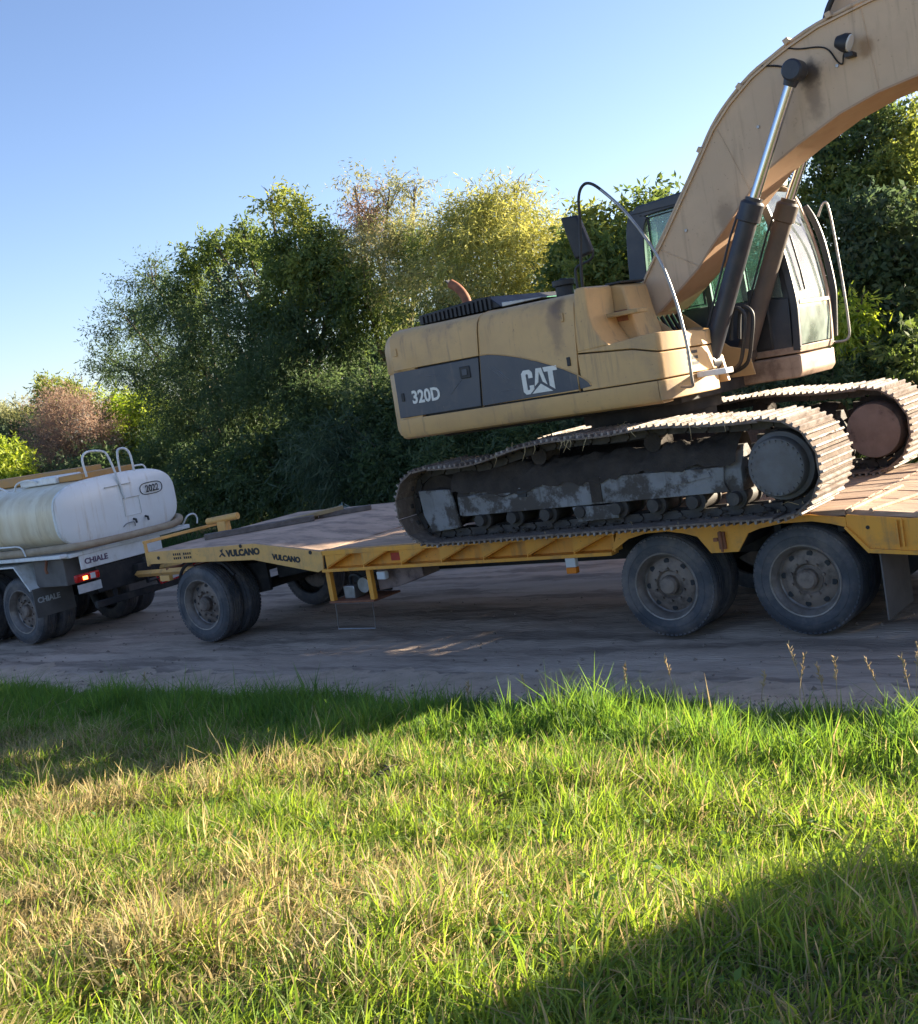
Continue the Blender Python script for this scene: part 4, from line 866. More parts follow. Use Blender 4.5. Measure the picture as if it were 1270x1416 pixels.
# ------------------------------------------------------------------ tanker truck
tk = tag(empty('tanker_truck', (-11.4, 1.0, 0)), 'white water tanker truck towing the yellow trailer', 'truck')
TX, TYC, TZC, THW, THH = -10.12, .98, 1.715, 1.02, .455
def se(k, n, hw, hh, p=3.3):
    a = 2 * math.pi * k / n; c, s_ = math.cos(a), math.sin(a)
    return TYC + hw * math.copysign(abs(c) ** (2 / p), c), TZC + hh * math.copysign(abs(s_) ** (2 / p), s_)
def tring(x, sc=1.0, n=56): return [(x, *se(k, n, THW * sc - (1 - sc) * 0, THH * sc)) for k in range(n)]
MB().loft([tring(-16.5), tring(TX - .03)], cap=False).build('tank_shell', M['tankside'], tk, 60)
cap_ = MB(); cap_.loft([tring(TX - .03, 1.006), tring(TX, 1.004), tring(TX + .008, .985), tring(TX + .028, .92), tring(TX + .05, .7), tring(TX + .058, .35), tring(TX + .06, .02)]); capo = cap_.build('tank_end_cap', M['tank'], tk, 60)
MB().loft([tring(TX - .05, 1.004), tring(TX - .05, 1.016), tring(TX - .012, 1.016), tring(TX - .012, 1.004)], cap=False).build('tank_rim', M['whitepaint'], tk, 30)
for x in (-11.9, -13.6): MB().loft([tring(x, 1.004), tring(x + .05, 1.004)], cap=False).build('tank_band', M['tankside'], tk, 60)
oval = lambda cy0, cz0, hw, hh, n=28: [(cy0 + math.copysign(abs(math.cos(6.2832 * k / n)) ** .55, math.cos(6.2832 * k / n)) * hw, cz0 + math.copysign(abs(math.sin(6.2832 * k / n)) ** .8, math.sin(6.2832 * k / n)) * hh) for k in range(n)]
MB().tube([(TX + .07 - abs(y - TYC) * .022, y, z) for y, z in oval(1.55, 1.875, .20, .082)], .006, 5, True).build('number_border', M['black'], capo)
RX = (R(90), 0, R(90))
lettering('lettering', '2022', (TX + .078, 1.55, 1.827), .10, capo, M['black'], .85, .002, rot=RX, align='CENTER')
# hatch, ladder and valves on the end cap
MB().tube([(TX + .065, y, z) for y, z in ((1.02, 1.56), (1.30, 1.56), (1.30, 1.80), (1.02, 1.80))], .005, 5, True).build('hatch', M['whitepaint'], capo)
MB().box(TX + .055, TX + .075, .76, 1.2, 2.0, 2.008).build('ladder_rung', M['steel'], capo)
MB().box(TX + .055, TX + .07, 1.02, 1.32, 1.802, 1.81).build('ladder_rung', M['steel'], capo)
for y in (1.36, 1.15): MB().tube([(TX + .05, y, 1.50), (TX + .10, y, 1.49), (TX + .11, y, 1.44)], .016, 8).build('valve', M['black'], capo)
MB().tube(spline([(TX + .06, .95, 1.42), (TX + .09, 1.0, 1.46), (TX + .09, 1.12, 1.46), (TX + .06, 1.15, 1.40)], 4), .008, 6).build('hatch_handle', M['steel'], capo)
def hoop(pts, r=.016): MB().tube(spline(pts, 4), r, 8).build('ladder_hoop', M['whitepaint'], tk, 60)
hoop([(TX + .02, .55, 2.20), (TX + .02, .53, 2.42), (TX + .02, .58, 2.51), (TX + .02, .70, 2.53), (TX + .02, .88, 2.50), (TX + .03, .95, 2.42), (TX + .06, 1.0, 2.15), (TX + .075, 1.04, 1.90), (TX + .075, 1.06, 1.80)])
hoop([(TX - .05, 1.16, 2.16), (TX - .05, 1.17, 2.40), (TX - .04, 1.20, 2.49), (TX - .02, 1.30, 2.48), (TX, 1.35, 2.38), (TX, 1.36, 2.14)])
hoop([(TX - .1, 1.15, 2.21), (TX - .1, 1.5, 2.22), (TX - .1, 1.62, 2.20), (TX - .1, 1.66, 2.10)], .013)
# walkway boxes and rail along the top
MB().box(-11.6, -10.75, .50, .95, 2.17, 2.27).build('top_hatch_box', M['whitepaint'], tk, bevel=.02)
MB().box(-10.74, -10.2, .55, 1.45, 2.17, 2.25).build('top_walkway', M['dullorange'], tk, bevel=.01)
MB().box(-16.0, -11.0, 1.05, 1.5, 2.18, 2.32).build('top_channel', M['dullorange'], tk, bevel=.02)
hoop([(-12.3, .32, 2.08), (-12.15, .30, 2.22), (-11.9, .30, 2.24), (-11.75, .32, 2.20), (-11.68, .36, 2.13)], .014)
hoop([(-11.62, .40, 2.12), (-11.55, .42, 2.24), (-11.3, .45, 2.27), (-11.15, .48, 2.22)], .014)
# oval sign on the flank
ys = lambda z: se(0, 1, THW, THH)[0]
def flank_y(z):
    s_ = (z - TZC) / THH; return TYC - THW * (max(0, 1 - abs(s_) ** 3.3)) ** (1 / 3.3)
MB().tube([(x, flank_y(z) - .004, z) for x, z in [(-11.87 + (a - 0) , b) for a, b in oval(0, 1.66, .38, .082)]], .007, 5, True).build('name_border', M['black'], tk)
lettering('lettering', 'CHIALE', (-12.16, flank_y(1.66) - .012, 1.615), .085, tk, M['black'], .9, .004)
# deck, side boards, hose
MB().box(-16, TX + .06, .0, 1.98, 1.18, 1.235).build('bed', M['whitepaint'], tk, bevel=.01)
MB().box(-16, TX + .02, -.12, .0, 1.20, 1.25).build('side_board', M['whitepaint'], tk, bevel=.008)
MB().box(-16, TX + .02, 1.98, 2.14, 1.18, 1.235).build('side_board', M['whitepaint'], tk, bevel=.008)
hs = spline([(-16, -.07, 1.31), (-13, -.07, 1.31), (-11.2, -.07, 1.31), (-10.5, -.05, 1.32), (-10.12, .05, 1.32), (-9.98, .25, 1.31), (-9.95, .8, 1.30), (-9.95, 1.4, 1.30), (-9.98, 1.78, 1.31), (-10.1, 1.98, 1.36), (-10.4, 2.08, 1.38)], 6)
MB().tube(hs, .052, 12).build('suction_hose', M['hose'], tk, 60)
MB().tube(spline([(-12.0, -.12, 1.38), (-11.9, -.13, 1.42), (-11.2, -.13, 1.42), (-10.92, -.13, 1.40), (-10.86, -.12, 1.27)], 4), .012, 7).build('side_rail', M['whitepaint'], tk, 60)
MB().tube(spline([(-10.1, 2.02, 1.25), (-10.04, 2.08, 1.36), (-10.04, 2.2, 1.37), (-10.05, 2.26, 1.30), (-10.05, 2.24, 1.22)], 4), .013, 7).build('side_rail', M['whitepaint'], tk, 60)
# rear board, lights, plate, bumper bar
rbx = -10.10
MB().box(rbx, rbx + .03, .16, 1.55, .99, 1.179).build('rear_board', M['whitepaint'], tk, bevel=.006)
lettering('lettering', 'CHIALE', (rbx + .034, .22, 1.055), .075, tk, material('purple_lettering', (.12, .07, .12), None, 3, .5), 1.1, .003, rot=RX)
tl = MB(); tl.box(rbx, rbx + .07, .02, .40, .835, .94); tl.build('tail_lamp', M['red'], tk, bevel=.02, seg=3)
MB().box(rbx + .071, rbx + .076, .24, .32, .85, .925).build('reverse_lamp', M['lamplens'], tk, bevel=.002)
em = bpy.data.materials.new('lit_lamp'); em.use_nodes = True
_b = em.node_tree.nodes['Principled BSDF']; _b.inputs['Base Color'].default_value = (.9, .2, .05, 1); _b.inputs['Emission Color'].default_value = (1, .28, .05, 1); _b.inputs['Emission Strength'].default_value = 2.5
MB().box(rbx + .071, rbx + .078, .12, .19, .86, .905).build('brake_lamp', em, tk, bevel=.002)
MB().box(rbx + .01, rbx + .02, .05, .43, .68, .80).build('number_plate', M['platewhite'], tk, bevel=.004)
MB().box(rbx - .02, rbx + .05, .28, 2.0, .43, .52).build('underrun_bar', M['dark'], tk, bevel=.008)
for y in (.62, 1.4): MB().box(rbx - .04, rbx - .021, y, y + .07, .45, 1.0).build('bar_bracket', M['dark'], tk)
for y in (.55, 1.35): MB().box(-16, rbx - .05, y, y + .09, .72, 1.0).build('chassis_rail', M['dark'], tk)
MB().box(rbx - .05, rbx - .001, .4, 1.6, .62, .99).build('rear_cross_member', M['dark'], tk, bevel=.01)
th = MB(); th.box(rbx, rbx + .12, 1.0, 1.28, .66, .88); th.cyl((rbx + .08, 1.15, .58), (rbx + .08, 1.15, .94), .03, n=10); th.build('tow_hitch', M['dark'], tk, bevel=.008)
MB().box(-12.9, -10.6, .65, 1.3, .55, 1.1).build('axle_housing', M['dark'], tk, bevel=.03)
# wheels, mudguards and flaps
for x in (-11.42, -12.62): dual(tk, x, .0, 2.02)
for ya, yb in ((-.10, .56), (1.48, 2.12)):
    gd = [(-13.15, .70), (-12.95, 1.02), (-12.7, 1.12), (-11.25, 1.12), (-10.97, .78)]
    MB().loft([[(x, ya, z), (x, yb, z), (x + .012, yb, z + .022), (x + .012, ya, z + .022)] for x, z in gd]).build('mudguard', M['whitepaint'], tk, 20)
    MB().box(-10.955, -10.94, ya + .02, yb, .40, .80).build('mudflap', M['flap'], tk, bevel=.003)
lettering('lettering', 'CHIALE', (-10.937, -.03, .60), .075, tk, M['platewhite'], 1.05, .003, rot=RX)
MB().box(-11.0, -10.3, .05, .55, .80, 1.17).build('side_locker', M['flap'], tk, bevel=.01)
MB().tube([(-10.62, .02, 1.17), (-10.62, -.02, 1.05), (-10.6, -.02, 1.0)], .02, 8).build('tap', M['rust'], tk)

# ------------------------------------------------------------------ vegetation
def leaf_mesh(name, centers, dirs, L, Wd, tint, m):
    """rhombic leaves folded a little along the midrib; arrays of equal length"""
    n = len(centers)
    dirs = dirs / np.linalg.norm(dirs, axis=1, keepdims=True)
    rv = rng.normal(size=(n, 3)); side = np.cross(dirs, rv); side /= np.linalg.norm(side, axis=1, keepdims=True) + 1e-9
    L = L[:, None]; Wd = Wd[:, None]
    P = np.stack([centers, centers + dirs * L * .45 + side * Wd * .5, centers + dirs * L, centers + dirs * L * .45 - side * Wd * .5], 1).reshape(-1, 3)
    me = bpy.data.meshes.new(name); me.vertices.add(4 * n); me.vertices.foreach_set('co', P.astype(np.float32).ravel())
    me.loops.add(4 * n); me.loops.foreach_set('vertex_index', np.arange(4 * n, dtype=np.int32))
    me.polygons.add(n); me.polygons.foreach_set('loop_start', np.arange(0, 4 * n, 4, dtype=np.int32))
    me.update(calc_edges=True)
    a = me.color_attributes.new('tint', 'FLOAT_COLOR', 'POINT')
    c = np.concatenate([np.repeat(tint, 4, axis=0), np.ones((4 * n, 1))], 1).astype(np.float32); a.data.foreach_set('color', c.ravel())
    me.materials.append(m); return me

def foliage(clumps, leaf=(.11, .034), dens=7000, droop=.3, twig=.42, cols=((.045, .075, .018), (.10, .13, .03)), sub=17, fold=.8, up=.15):
    C, D, Ls, Ws, T = [], [], [], [], []
    for cl in clumps:
        c, r = np.array(cl[0]), cl[1]; ca, cb = cl[2] if len(cl) > 2 and cl[2] else cols; dm = cl[3] if len(cl) > 3 else 1.0
        n = int(dens * r * r * dm); per = 9; nt_ = max(6, n // per)
        k = max(3, int(sub * (.6 + r * .5)))
        u = rng.normal(size=(k, 3)); u /= np.linalg.norm(u, axis=1, keepdims=True); sc = c + u * r * (.35 + .55 * rng.random((k, 1))) * np.array([1, 1, .85])
        which = rng.integers(0, k, nt_); sr = r * (.19 + .17 * rng.random(k))
        v = rng.normal(size=(nt_, 3)); v /= np.linalg.norm(v, axis=1, keepdims=True)
        st = sc[which] + v * (sr[which] * rng.random(nt_) ** .45)[:, None]
        out = v * .8 + u[which] * .5 + rng.normal(size=(nt_, 3)) * .5; out[:, 2] += up - droop; out /= np.linalg.norm(out, axis=1, keepdims=True)
        tl_ = twig * (.5 + rng.random(nt_))
        shade = rng.random(nt_) * .45 + rng.random(k)[which] * .55
        for j in range(per):
            f = (j + .5) / per; p = st + out * (tl_ * f)[:, None]; p[:, 2] -= droop * .5 * tl_ * f * f
            d = out * .55 + rng.normal(size=(nt_, 3)) * .65; d[:, 2] -= droop * fold
            C.append(p); D.append(d); Ls.append(leaf[0] * (.6 + .8 * rng.random(nt_))); Ws.append(leaf[1] * (.6 + .8 * rng.random(nt_)))
            s = np.clip(shade + rng.normal(size=nt_) * .15, 0, 1)[:, None]; T.append(np.array(ca) * (1 - s) + np.array(cb) * s)
    return np.concatenate(C), np.concatenate(D), np.concatenate(Ls), np.concatenate(Ws), np.concatenate(T)

def tree(name, label, cat, base, clumps, group=None, trunk_r=.14, **kw):
    """clumps: (px, py, Y, radius[, colours, density]); limbs run from the trunk to every clump"""
    cl = [((at(*c[:3])), c[3], c[4] if len(c) > 4 else None, c[5] if len(c) > 5 else 1.0) for c in clumps]
    root = tag(empty(name, base), label, cat, group)
    C, D, Ls, Ws, T = foliage([(tuple(p), r, cc, dm) for p, r, cc, dm in cl], **kw)
    keep = C[:, 2] > ground_z(C[:, 0], C[:, 1]) + .03
    me = leaf_mesh('crown', C[keep], D[keep], Ls[keep], Ws[keep], T[keep], M['leaf']); o = bpy.data.objects.new('crown', me); col.objects.link(o); setparent(o, root)
    mb = MB(); B = Vector(base); zs = sorted(p.z for p, *_ in cl); cen = sum((p for p, *_ in cl), Vector()) / len(cl)
    fork = B.lerp(Vector((cen.x, cen.y, max(.8, zs[0] * .75))), .6); fork.z = max(.5, cen.z * .42)
    q = random.Random(hash(name + label) % 1000 if False else len(label) * 7 + len(cl))
    mb.tube(spline([B + Vector((0, 0, -.15)), B.lerp(fork, .5) + Vector((q.uniform(-.15, .15), q.uniform(-.1, .1), 0)), fork], 4), [trunk_r * (1.25 - .05 * i) for i in range(9)], 9)
    for p, r, *_ in cl:
        m1 = fork.lerp(p, .5) + Vector((q.uniform(-.25, .25), q.uniform(-.2, .2), q.uniform(.0, .25)))
        pts = spline([fork, m1, p + Vector((0, 0, r * .2))], 4); mb.tube(pts, [trunk_r * .34 * (1 - i / (len(pts) + 1)) + .008 for i in range(len(pts))], 6)
        for k in range(4):
            e = p + Vector((q.uniform(-1, 1), q.uniform(-.7, .7), q.uniform(-.3, 1))) * r * .95
            mb.tube([p.lerp(m1, .15), p.lerp(e, .5) + Vector((0, 0, .06)), e], [.012, .009, .003], 4)
    mb.build('trunk', M['bark'], root, 60, fix=False)
    return root

G_DARK = ((.04, .075, .03), (.105, .15, .06)); G_MID = ((.065, .11, .03), (.16, .21, .055)); G_YEL = ((.10, .145, .035), (.27, .30, .075)); G_OLIVE = ((.12, .145, .055), (.30, .29, .13))
G_BAMBOO = ((.17, .20, .05), (.42, .41, .12)); G_BAMBOO2 = ((.15, .17, .06), (.36, .35, .14))
G_BROWN = ((.18, .125, .09), (.34, .245, .17)); G_LIME = ((.17, .27, .03), (.40, .46, .08)); G_BLUE = ((.045, .08, .045), (.11, .15, .08)); G_PALE = ((.2, .22, .1), (.36, .36, .2))
def gp(px, Y, dx=0):                    # foot of a plant: below pixel column px on the plane y = Y
    p = at(px, 560, Y); return (p.x + dx, Y, float(ground_z(p.x, Y)))
GR = 'trees along the far side of the road'
tree('feathery_tree', 'dark feathery tree spreading left above the tanker truck', 'tree', gp(360, 10.5), [(205, 385, 11, .62, G_DARK, .7), (175, 445, 11, .75, G_DARK, .8), (245, 430, 10.6, .85, G_DARK, .9), (150, 500, 11, .62, G_DARK, .7), (215, 500, 10.4, .95, G_DARK), (290, 450, 10.2, .8, G_DARK, .8), (285, 520, 10, 1.05, G_DARK), (355, 480, 9.8, 1.1, G_DARK), (340, 560, 9.6, 1.15, G_DARK), (250, 560, 10.2, .9, G_DARK), (420, 530, 9.4, 1.15, G_DARK)], GR, .2, leaf=(.105, .026), droop=.25, twig=.5, dens=9500)
tree('vine_covered_tree', 'tall vine-covered tree with a bright leafy spire', 'tree', gp(400, 11), [(375, 275, 11.2, .42, G_YEL, .6), (405, 300, 11, .55, G_YEL, .7), (300, 345, 11, .55, G_MID, .7), (340, 335, 11, .6, G_MID), (395, 355, 10.8, .8, G_MID), (330, 400, 10.8, .75, G_BLUE, .7), (435, 390, 10.6, .85, G_YEL), (385, 425, 10.4, .85, G_MID), (450, 450, 10.3, .95, G_DARK), (480, 400, 10.6, .8, G_MID), (265, 400, 11, .7, G_MID, .8), (280, 360, 11, .55, G_MID, .7), (445, 330, 11, .6, G_MID, .8), (450, 365, 10.8, .7, G_MID)], GR, .18, leaf=(.115, .044), droop=.3, twig=.34)
tree('brown_topped_tree', 'slender tree with a dry brown tangle at its top', 'tree', gp(520, 11.5), [(510, 295, 11.6, .52, G_BROWN, 1.3), (492, 262, 11.8, .38, G_OLIVE, .6), (540, 268, 11.8, .5, G_OLIVE, .6), (575, 262, 12, .35, G_OLIVE, .45), (545, 325, 11.4, .7, G_OLIVE), (500, 350, 11.2, .65, G_PALE, .8), (560, 380, 11, .85, G_OLIVE), (510, 420, 10.6, .9, G_MID), (470, 350, 11.4, .6, G_MID), (595, 360, 11, .7, G_MID), (575, 330, 11.2, .6, G_OLIVE, .8)], GR, .15, leaf=(.11, .023), droop=.35, twig=.45)
tree('bamboo_clump', 'yellow-green bamboo clump arching behind the excavator hood', 'bamboo', gp(680, 10.5), [(610, 325, 10.8, .6, G_BAMBOO2, .8), (655, 320, 10.6, .8, G_BAMBOO), (700, 300, 10.8, .75, G_BAMBOO), (672, 272, 11, .4, G_BAMBOO2, .6), (712, 262, 11, .35, G_BAMBOO2, .5), (738, 345, 10.4, .8, G_BAMBOO), (620, 385, 10.2, .9, G_BAMBOO2), (690, 375, 10, 1.0, G_BAMBOO), (755, 395, 9.8, .8, G_BAMBOO), (600, 450, 9.6, .9, G_MID), (660, 440, 9.5, 1.0, G_BAMBOO2)], GR, .09, leaf=(.15, .022), droop=.55, twig=.55)
tree('leafy_tree', 'broad-leaved green tree behind the excavator mirror', 'tree', gp(830, 9.4), [(795, 355, 9.3, .6, G_MID), (835, 320, 9.5, .6, G_YEL), (850, 370, 9.1, .75, G_YEL), (805, 400, 8.9, .7, G_MID), (895, 290, 9.9, .4, G_MID, .6), (880, 380, 9.1, .8, G_MID), (940, 330, 9.5, .8, G_MID), (930, 420, 8.7, .9, G_MID)], GR, .13, leaf=(.13, .05), droop=.3, twig=.36)
tree('dark_crowned_tree', 'dark open-crowned tree seen under the raised boom', 'tree', gp(1180, 11), [(1150, 215, 11, .6, G_DARK, .8), (1195, 185, 11, .7, G_DARK, .9), (1225, 155, 11.2, .5, G_MID, .7), (1245, 190, 11, .6, G_YEL, .8), (1135, 275, 10.8, .55, G_YEL, .8), (1190, 255, 10.6, .75, G_MID), (1235, 260, 10.6, .7, G_YEL), (1090, 300, 11, .7, G_MID), (1040, 380, 10.6, .9, G_MID)], GR, .16, leaf=(.11, .042), droop=.2, twig=.32)
tree('grey_willow', 'thin grey-leaved willow top at the right edge', 'tree', gp(1290, 13), [(1262, 190, 13, .6, G_PALE, .5), (1275, 250, 13, .7, G_PALE, .6), (1310, 160, 13, .8, G_PALE, .7), (1320, 260, 12.5, 1.0, G_OLIVE)], GR, .12, leaf=(.12, .02), droop=.6, twig=.6)
tree('creeper_mass', 'dense dark creeper curtain right of the excavator cab', 'creeper', gp(1210, 9), [(1175, 320, 9.6, .75, G_DARK), (1230, 325, 9.4, .85, G_BLUE), (1275, 340, 9.4, .9, G_DARK), (1150, 395, 9.4, .75, G_DARK), (1205, 400, 9, .9, G_DARK), (1260, 420, 9, .95, G_DARK), (1180, 470, 8.8, .8, G_DARK), (1235, 490, 8.6, .95, G_DARK), (1290, 480, 8.6, .9, G_DARK), (1120, 470, 9, .8, G_DARK), (1150, 530, 8.6, .7, G_DARK), (1210, 540, 8.4, .8, G_MID), (1270, 550, 8.4, .8, G_DARK)], GR, .1, leaf=(.12, .06), droop=.35, twig=.3, dens=4200)
tree('yellow_bush', 'small yellow sunlit bush beside the cab handrail', 'bush', gp(1185, 7.6), [(1188, 430, 7.6, .30, G_LIME, 1.6), (1180, 455, 7.6, .26, G_LIME, 1.5)], None, .03, leaf=(.12, .03), droop=.6, twig=.3)
BG = 'undergrowth on the far verge'
def bush(px, py, Y, r, cols, label, extra=(), name='bush', cat='bush', **kw):
    kw.setdefault('leaf', (.12, .042)); kw.setdefault('droop', .35)
    return tree(name, label, cat, gp(px, Y), [(px, py, Y, r, cols), (px - 20 * r, py + 45 * r, Y + .2, r * .9, cols), (px + 35 * r, py + 40 * r, Y - .2, r * .9, cols)] + list(extra), BG, .05, **kw)
bush(300, 640, 9.2, .9, G_DARK, 'dark bush just right of the white tank end')
bush(375, 640, 8.8, .9, G_DARK, 'dark bush behind the yellow T post')
bush(465, 630, 8.2, .8, G_BLUE, 'drooping reed-like clump behind the trailer timber', name='reed_clump', cat='reeds', leaf=(.26, .022), twig=.7, droop=.7)
bush(540, 640, 8.0, .85, G_DARK, 'dark bush at the left tip of the track')
bush(520, 560, 9.2, 1.0, G_DARK, 'tall dark bush left of the counterweight')
bush(440, 570, 9.4, 1.0, G_DARK, 'tall dark bush under the feathery tree')
bush(600, 560, 8.8, 1.0, G_DARK, 'dark bush directly behind the counterweight')
bush(640, 640, 7.8, .8, G_DARK, 'low bush seen below the counterweight', leaf=(.16, .03))
bush(740, 610, 7.8, .8, G_DARK, 'low bush seen under the engine doors', leaf=(.16, .03))
bush(840, 580, 7.8, .8, G_BLUE, 'low bush seen under the storage box', leaf=(.16, .03))
bush(950, 560, 8.0, .8, G_DARK, 'low bush seen between the two tracks', leaf=(.16, .03))
bush(1060, 560, 7.8, .75, G_BLUE, 'low grassy bush just below the cab sill', leaf=(.2, .024), droop=.6)
bush(1150, 540, 7.6, .6, G_DARK, 'low bush above the far track', leaf=(.2, .024), droop=.6)
bush(1240, 530, 7.6, .65, G_DARK, 'low bush at the right edge above the far track')
bush(760, 480, 9.4, 1.0, G_DARK, 'dark bush behind the engine hood')
bush(900, 470, 9.4, 1.0, G_DARK, 'dark bush behind the front storage box')
bush(1020, 460, 9.2, 1.0, G_DARK, 'dark bush behind the boom cylinders')
bush(690, 500, 9.2, 1.0, G_DARK, 'dark bush behind the exhaust pipe')
hc = []
for k in range(16):                     # hedge added, mostly out of view, to keep low sun off the road
    x = -.6 + k * .8; y = 7.2 + .4 * (k % 2); hc += [((x, y, .55), .8, G_MID), ((x + .4, y + .1, 1.3), .75, G_MID), ((x - .3, y - .1, 1.68), .62, G_MID), ((x + .1, y + .5, 1.0), .8, G_MID)]
C, D, Ls, Ws, T = foliage(hc, dens=2400, leaf=(.15, .062)); kp = C[:, 2] > .15
ho = bpy.data.objects.new('roadside_hedge', leaf_mesh('roadside_hedge', C[kp], D[kp], Ls[kp], Ws[kp], T[kp], M['leaf'])); col.objects.link(ho)
tag(ho, 'added low green hedge, mostly unseen, shading the road from the far verge', 'hedge', kind='stuff')
LF = 'far trees left of the tanker'
tree('dead_bush', 'brown dried-up bush above the tank ladder hoops', 'bush', gp(95, 12), [(95, 575, 12, .85, G_BROWN, 1.2), (65, 600, 12, .7, G_BROWN, 1.2), (130, 600, 12, .75, G_BROWN, 1.2), (95, 630, 11.8, .9, G_BROWN), (60, 650, 11.8, .8, G_BROWN)], LF, .06, leaf=(.12, .02), droop=.2, twig=.6)
tree('sunlit_tree', 'bright yellow-green tree right of the brown bush', 'tree', gp(190, 14), [(160, 575, 14, .8, G_LIME), (205, 565, 14, .8, G_LIME), (235, 600, 13.6, .8, G_LIME), (180, 620, 13.4, .9, G_YEL), (230, 640, 13, .9, G_YEL), (280, 610, 13.4, .8, G_YEL), (70, 545, 15, .7, G_YEL, .8), (100, 545, 15, .6, G_YEL, .8)], LF, .1, leaf=(.13, .045), droop=.3, twig=.4)
tree('pale_thicket', 'pale distant thicket at the left edge', 'thicket', gp(10, 17), [(-10, 590, 17, 1.1, G_PALE), (40, 580, 17, 1.0, G_OLIVE), (-40, 600, 17, 1.2, G_PALE), (20, 620, 16.5, 1.2, G_BLUE), (60, 600, 16.5, .9, G_BLUE)], LF, .08, leaf=(.13, .035))
tree('lime_bush', 'bright lime bush at the left edge above the tank rail', 'bush', gp(5, 9.5), [(5, 640, 9.5, .6, G_LIME, 1.2), (-30, 630, 9.5, .7, G_LIME, 1.2), (20, 655, 9.3, .5, G_LIME, 1.2)], LF, .04, leaf=(.12, .05))
bush(45, 660, 10, .9, G_BLUE, 'dark bluish bush behind the tank walkway')
bush(130, 660, 10.5, .9, G_DARK, 'dark bush behind the ladder hoops')
bush(215, 650, 10.2, .9, G_DARK, 'dark bush behind the number on the tank')

def far_wood():
    cl = []
    for k in range(150):
        x = rng.uniform(-46, 1.0); y = 17.5 + rng.uniform(0, 5); h = (3.0 if x > -15 else 4.4 if x > -27 else 3.2) + rng.uniform(-1, .5)
        for z in np.arange(.6, h, 1.1): cl.append(((x + rng.uniform(-.5, .5), y, z), rng.uniform(.9, 1.3), [G_DARK, G_MID, G_BLUE][k % 3], .42))
    C, D, Ls, Ws, T = foliage(cl, leaf=(.26, .11), dens=520, sub=5)
    me = leaf_mesh('far_wood', C, D, Ls, Ws, T, M['leaf']); o = bpy.data.objects.new('far_wood', me); col.objects.link(o)
    tag(o, 'dark continuous woodland behind the roadside trees', 'wood', kind='stuff')
far_wood()

# ------------------------------------------------------------------ grass
def blades(name, n, sampler, hfun, wrange, colfun, seed, bend=.5, label=''):
    r = np.random.default_rng(seed); x, y = sampler(r, n); n = len(x)
    k_ = max(2, n // 16); ci = r.integers(0, n, k_); tuft = r.random(n) < .6; pick = r.integers(0, k_, n)
    ox = r.normal(0, .032, n); oy = r.normal(0, .032, n); cx_, cy__ = x[ci][pick], y[ci][pick]; th_ = (.75 + .75 * r.random(k_) ** 2)[pick]
    x = np.where(tuft, cx_ + ox, x); y = np.where(tuft, cy__ + oy, y)
    z = ground_z(x, y) - .01; h = hfun(r, x, y) * np.where(tuft, th_, .85); wd = r.uniform(*wrange, n); a = r.uniform(0, 2 * np.pi, n)
    la = r.normal(.9, 1.0, n); ln = np.abs(r.normal(0, bend, n)) + .12 + np.where(r.random(n) < .16, r.uniform(.6, 1.6, n), 0)                  # lean direction and amount
    la = np.where(tuft, np.arctan2(oy, ox) + r.normal(0, .4, n), la); d = np.stack([np.cos(la), np.sin(la)], -1); s = np.stack([np.cos(a), np.sin(a)], -1)
    def pt(f, off, k):
        q = np.zeros((n, 3)); hor = h * ln * f ** 1.8; q[:, 0] = x + d[:, 0] * hor + s[:, 0] * wd * off; q[:, 1] = y + d[:, 1] * hor + s[:, 1] * wd * off
        q[:, 2] = z + h * f * (1 - .32 * np.minimum(ln, 1.4) * f); return q
    P = np.stack([pt(0, -.5, 0), pt(0, .5, 0), pt(.55, -.42, 1), pt(.55, .42, 1), pt(1.0, 0, 2)], 1).reshape(-1, 3)
    b = np.arange(n, dtype=np.int32)[:, None] * 5
    loops = np.concatenate([b + [0, 1, 3, 2], b + [2, 3, 4]], 1)
    me = bpy.data.meshes.new(name); me.vertices.add(5 * n); me.vertices.foreach_set('co', P.astype(np.float32).ravel())
    me.loops.add(7 * n); me.loops.foreach_set('vertex_index', loops.astype(np.int32).ravel())
    me.polygons.add(2 * n); me.polygons.foreach_set('loop_start', (np.arange(n, dtype=np.int32)[:, None] * 7 + np.array([0, 4], np.int32)).ravel())
    me.update(calc_edges=True)
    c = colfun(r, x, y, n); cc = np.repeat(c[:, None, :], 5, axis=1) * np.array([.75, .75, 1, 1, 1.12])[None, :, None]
    at_ = me.color_attributes.new('tint', 'FLOAT_COLOR', 'POINT'); at_.data.foreach_set('color', np.concatenate([cc.reshape(-1, 3), np.ones((5 * n, 1))], 1).astype(np.float32).ravel())
    me.materials.append(M['blade']); o = bpy.data.objects.new(name, me); col.objects.link(o)
    return tag(o, label, 'grass', kind='stuff')

def region(y0, y1, dens_near, dens_far):
    """uniform over the verge strip y0..y1 seen by the photograph, with a margin of a metre or two at both ends"""
    def f(r, n):
        y = r.uniform(y0, y1, n * 4); xl = np.interp(y, [-9, -7.9, -6, -4.8, -3, -2.1], [.6, -1.7, -4.3, -6.5, -9.6, -13]); xr = np.interp(y, [-9, -1.2], [5.0, 4.6])
        x = r.uniform(-13, 5, n * 4); k = (x > xl) & (x < xr); p = np.interp(y, [y0, y1], [dens_near, dens_far]); k &= r.random(n * 4) < p
        return x[k][:n], y[k][:n]
    return f
def straw_amt(x, y):
    f = fbm(x, y, 1.1, 71, 3) * .75 + fbm(x, y, .3, 73, 2) * .35
    band = np.clip((-3.4 - y) / 1.2, 0, 1)
    return np.clip((f - .40) * 4.6, 0, 1) * band * np.clip((1.9 - x - .35 * (y + 5)) / 2.2, .3, 1)
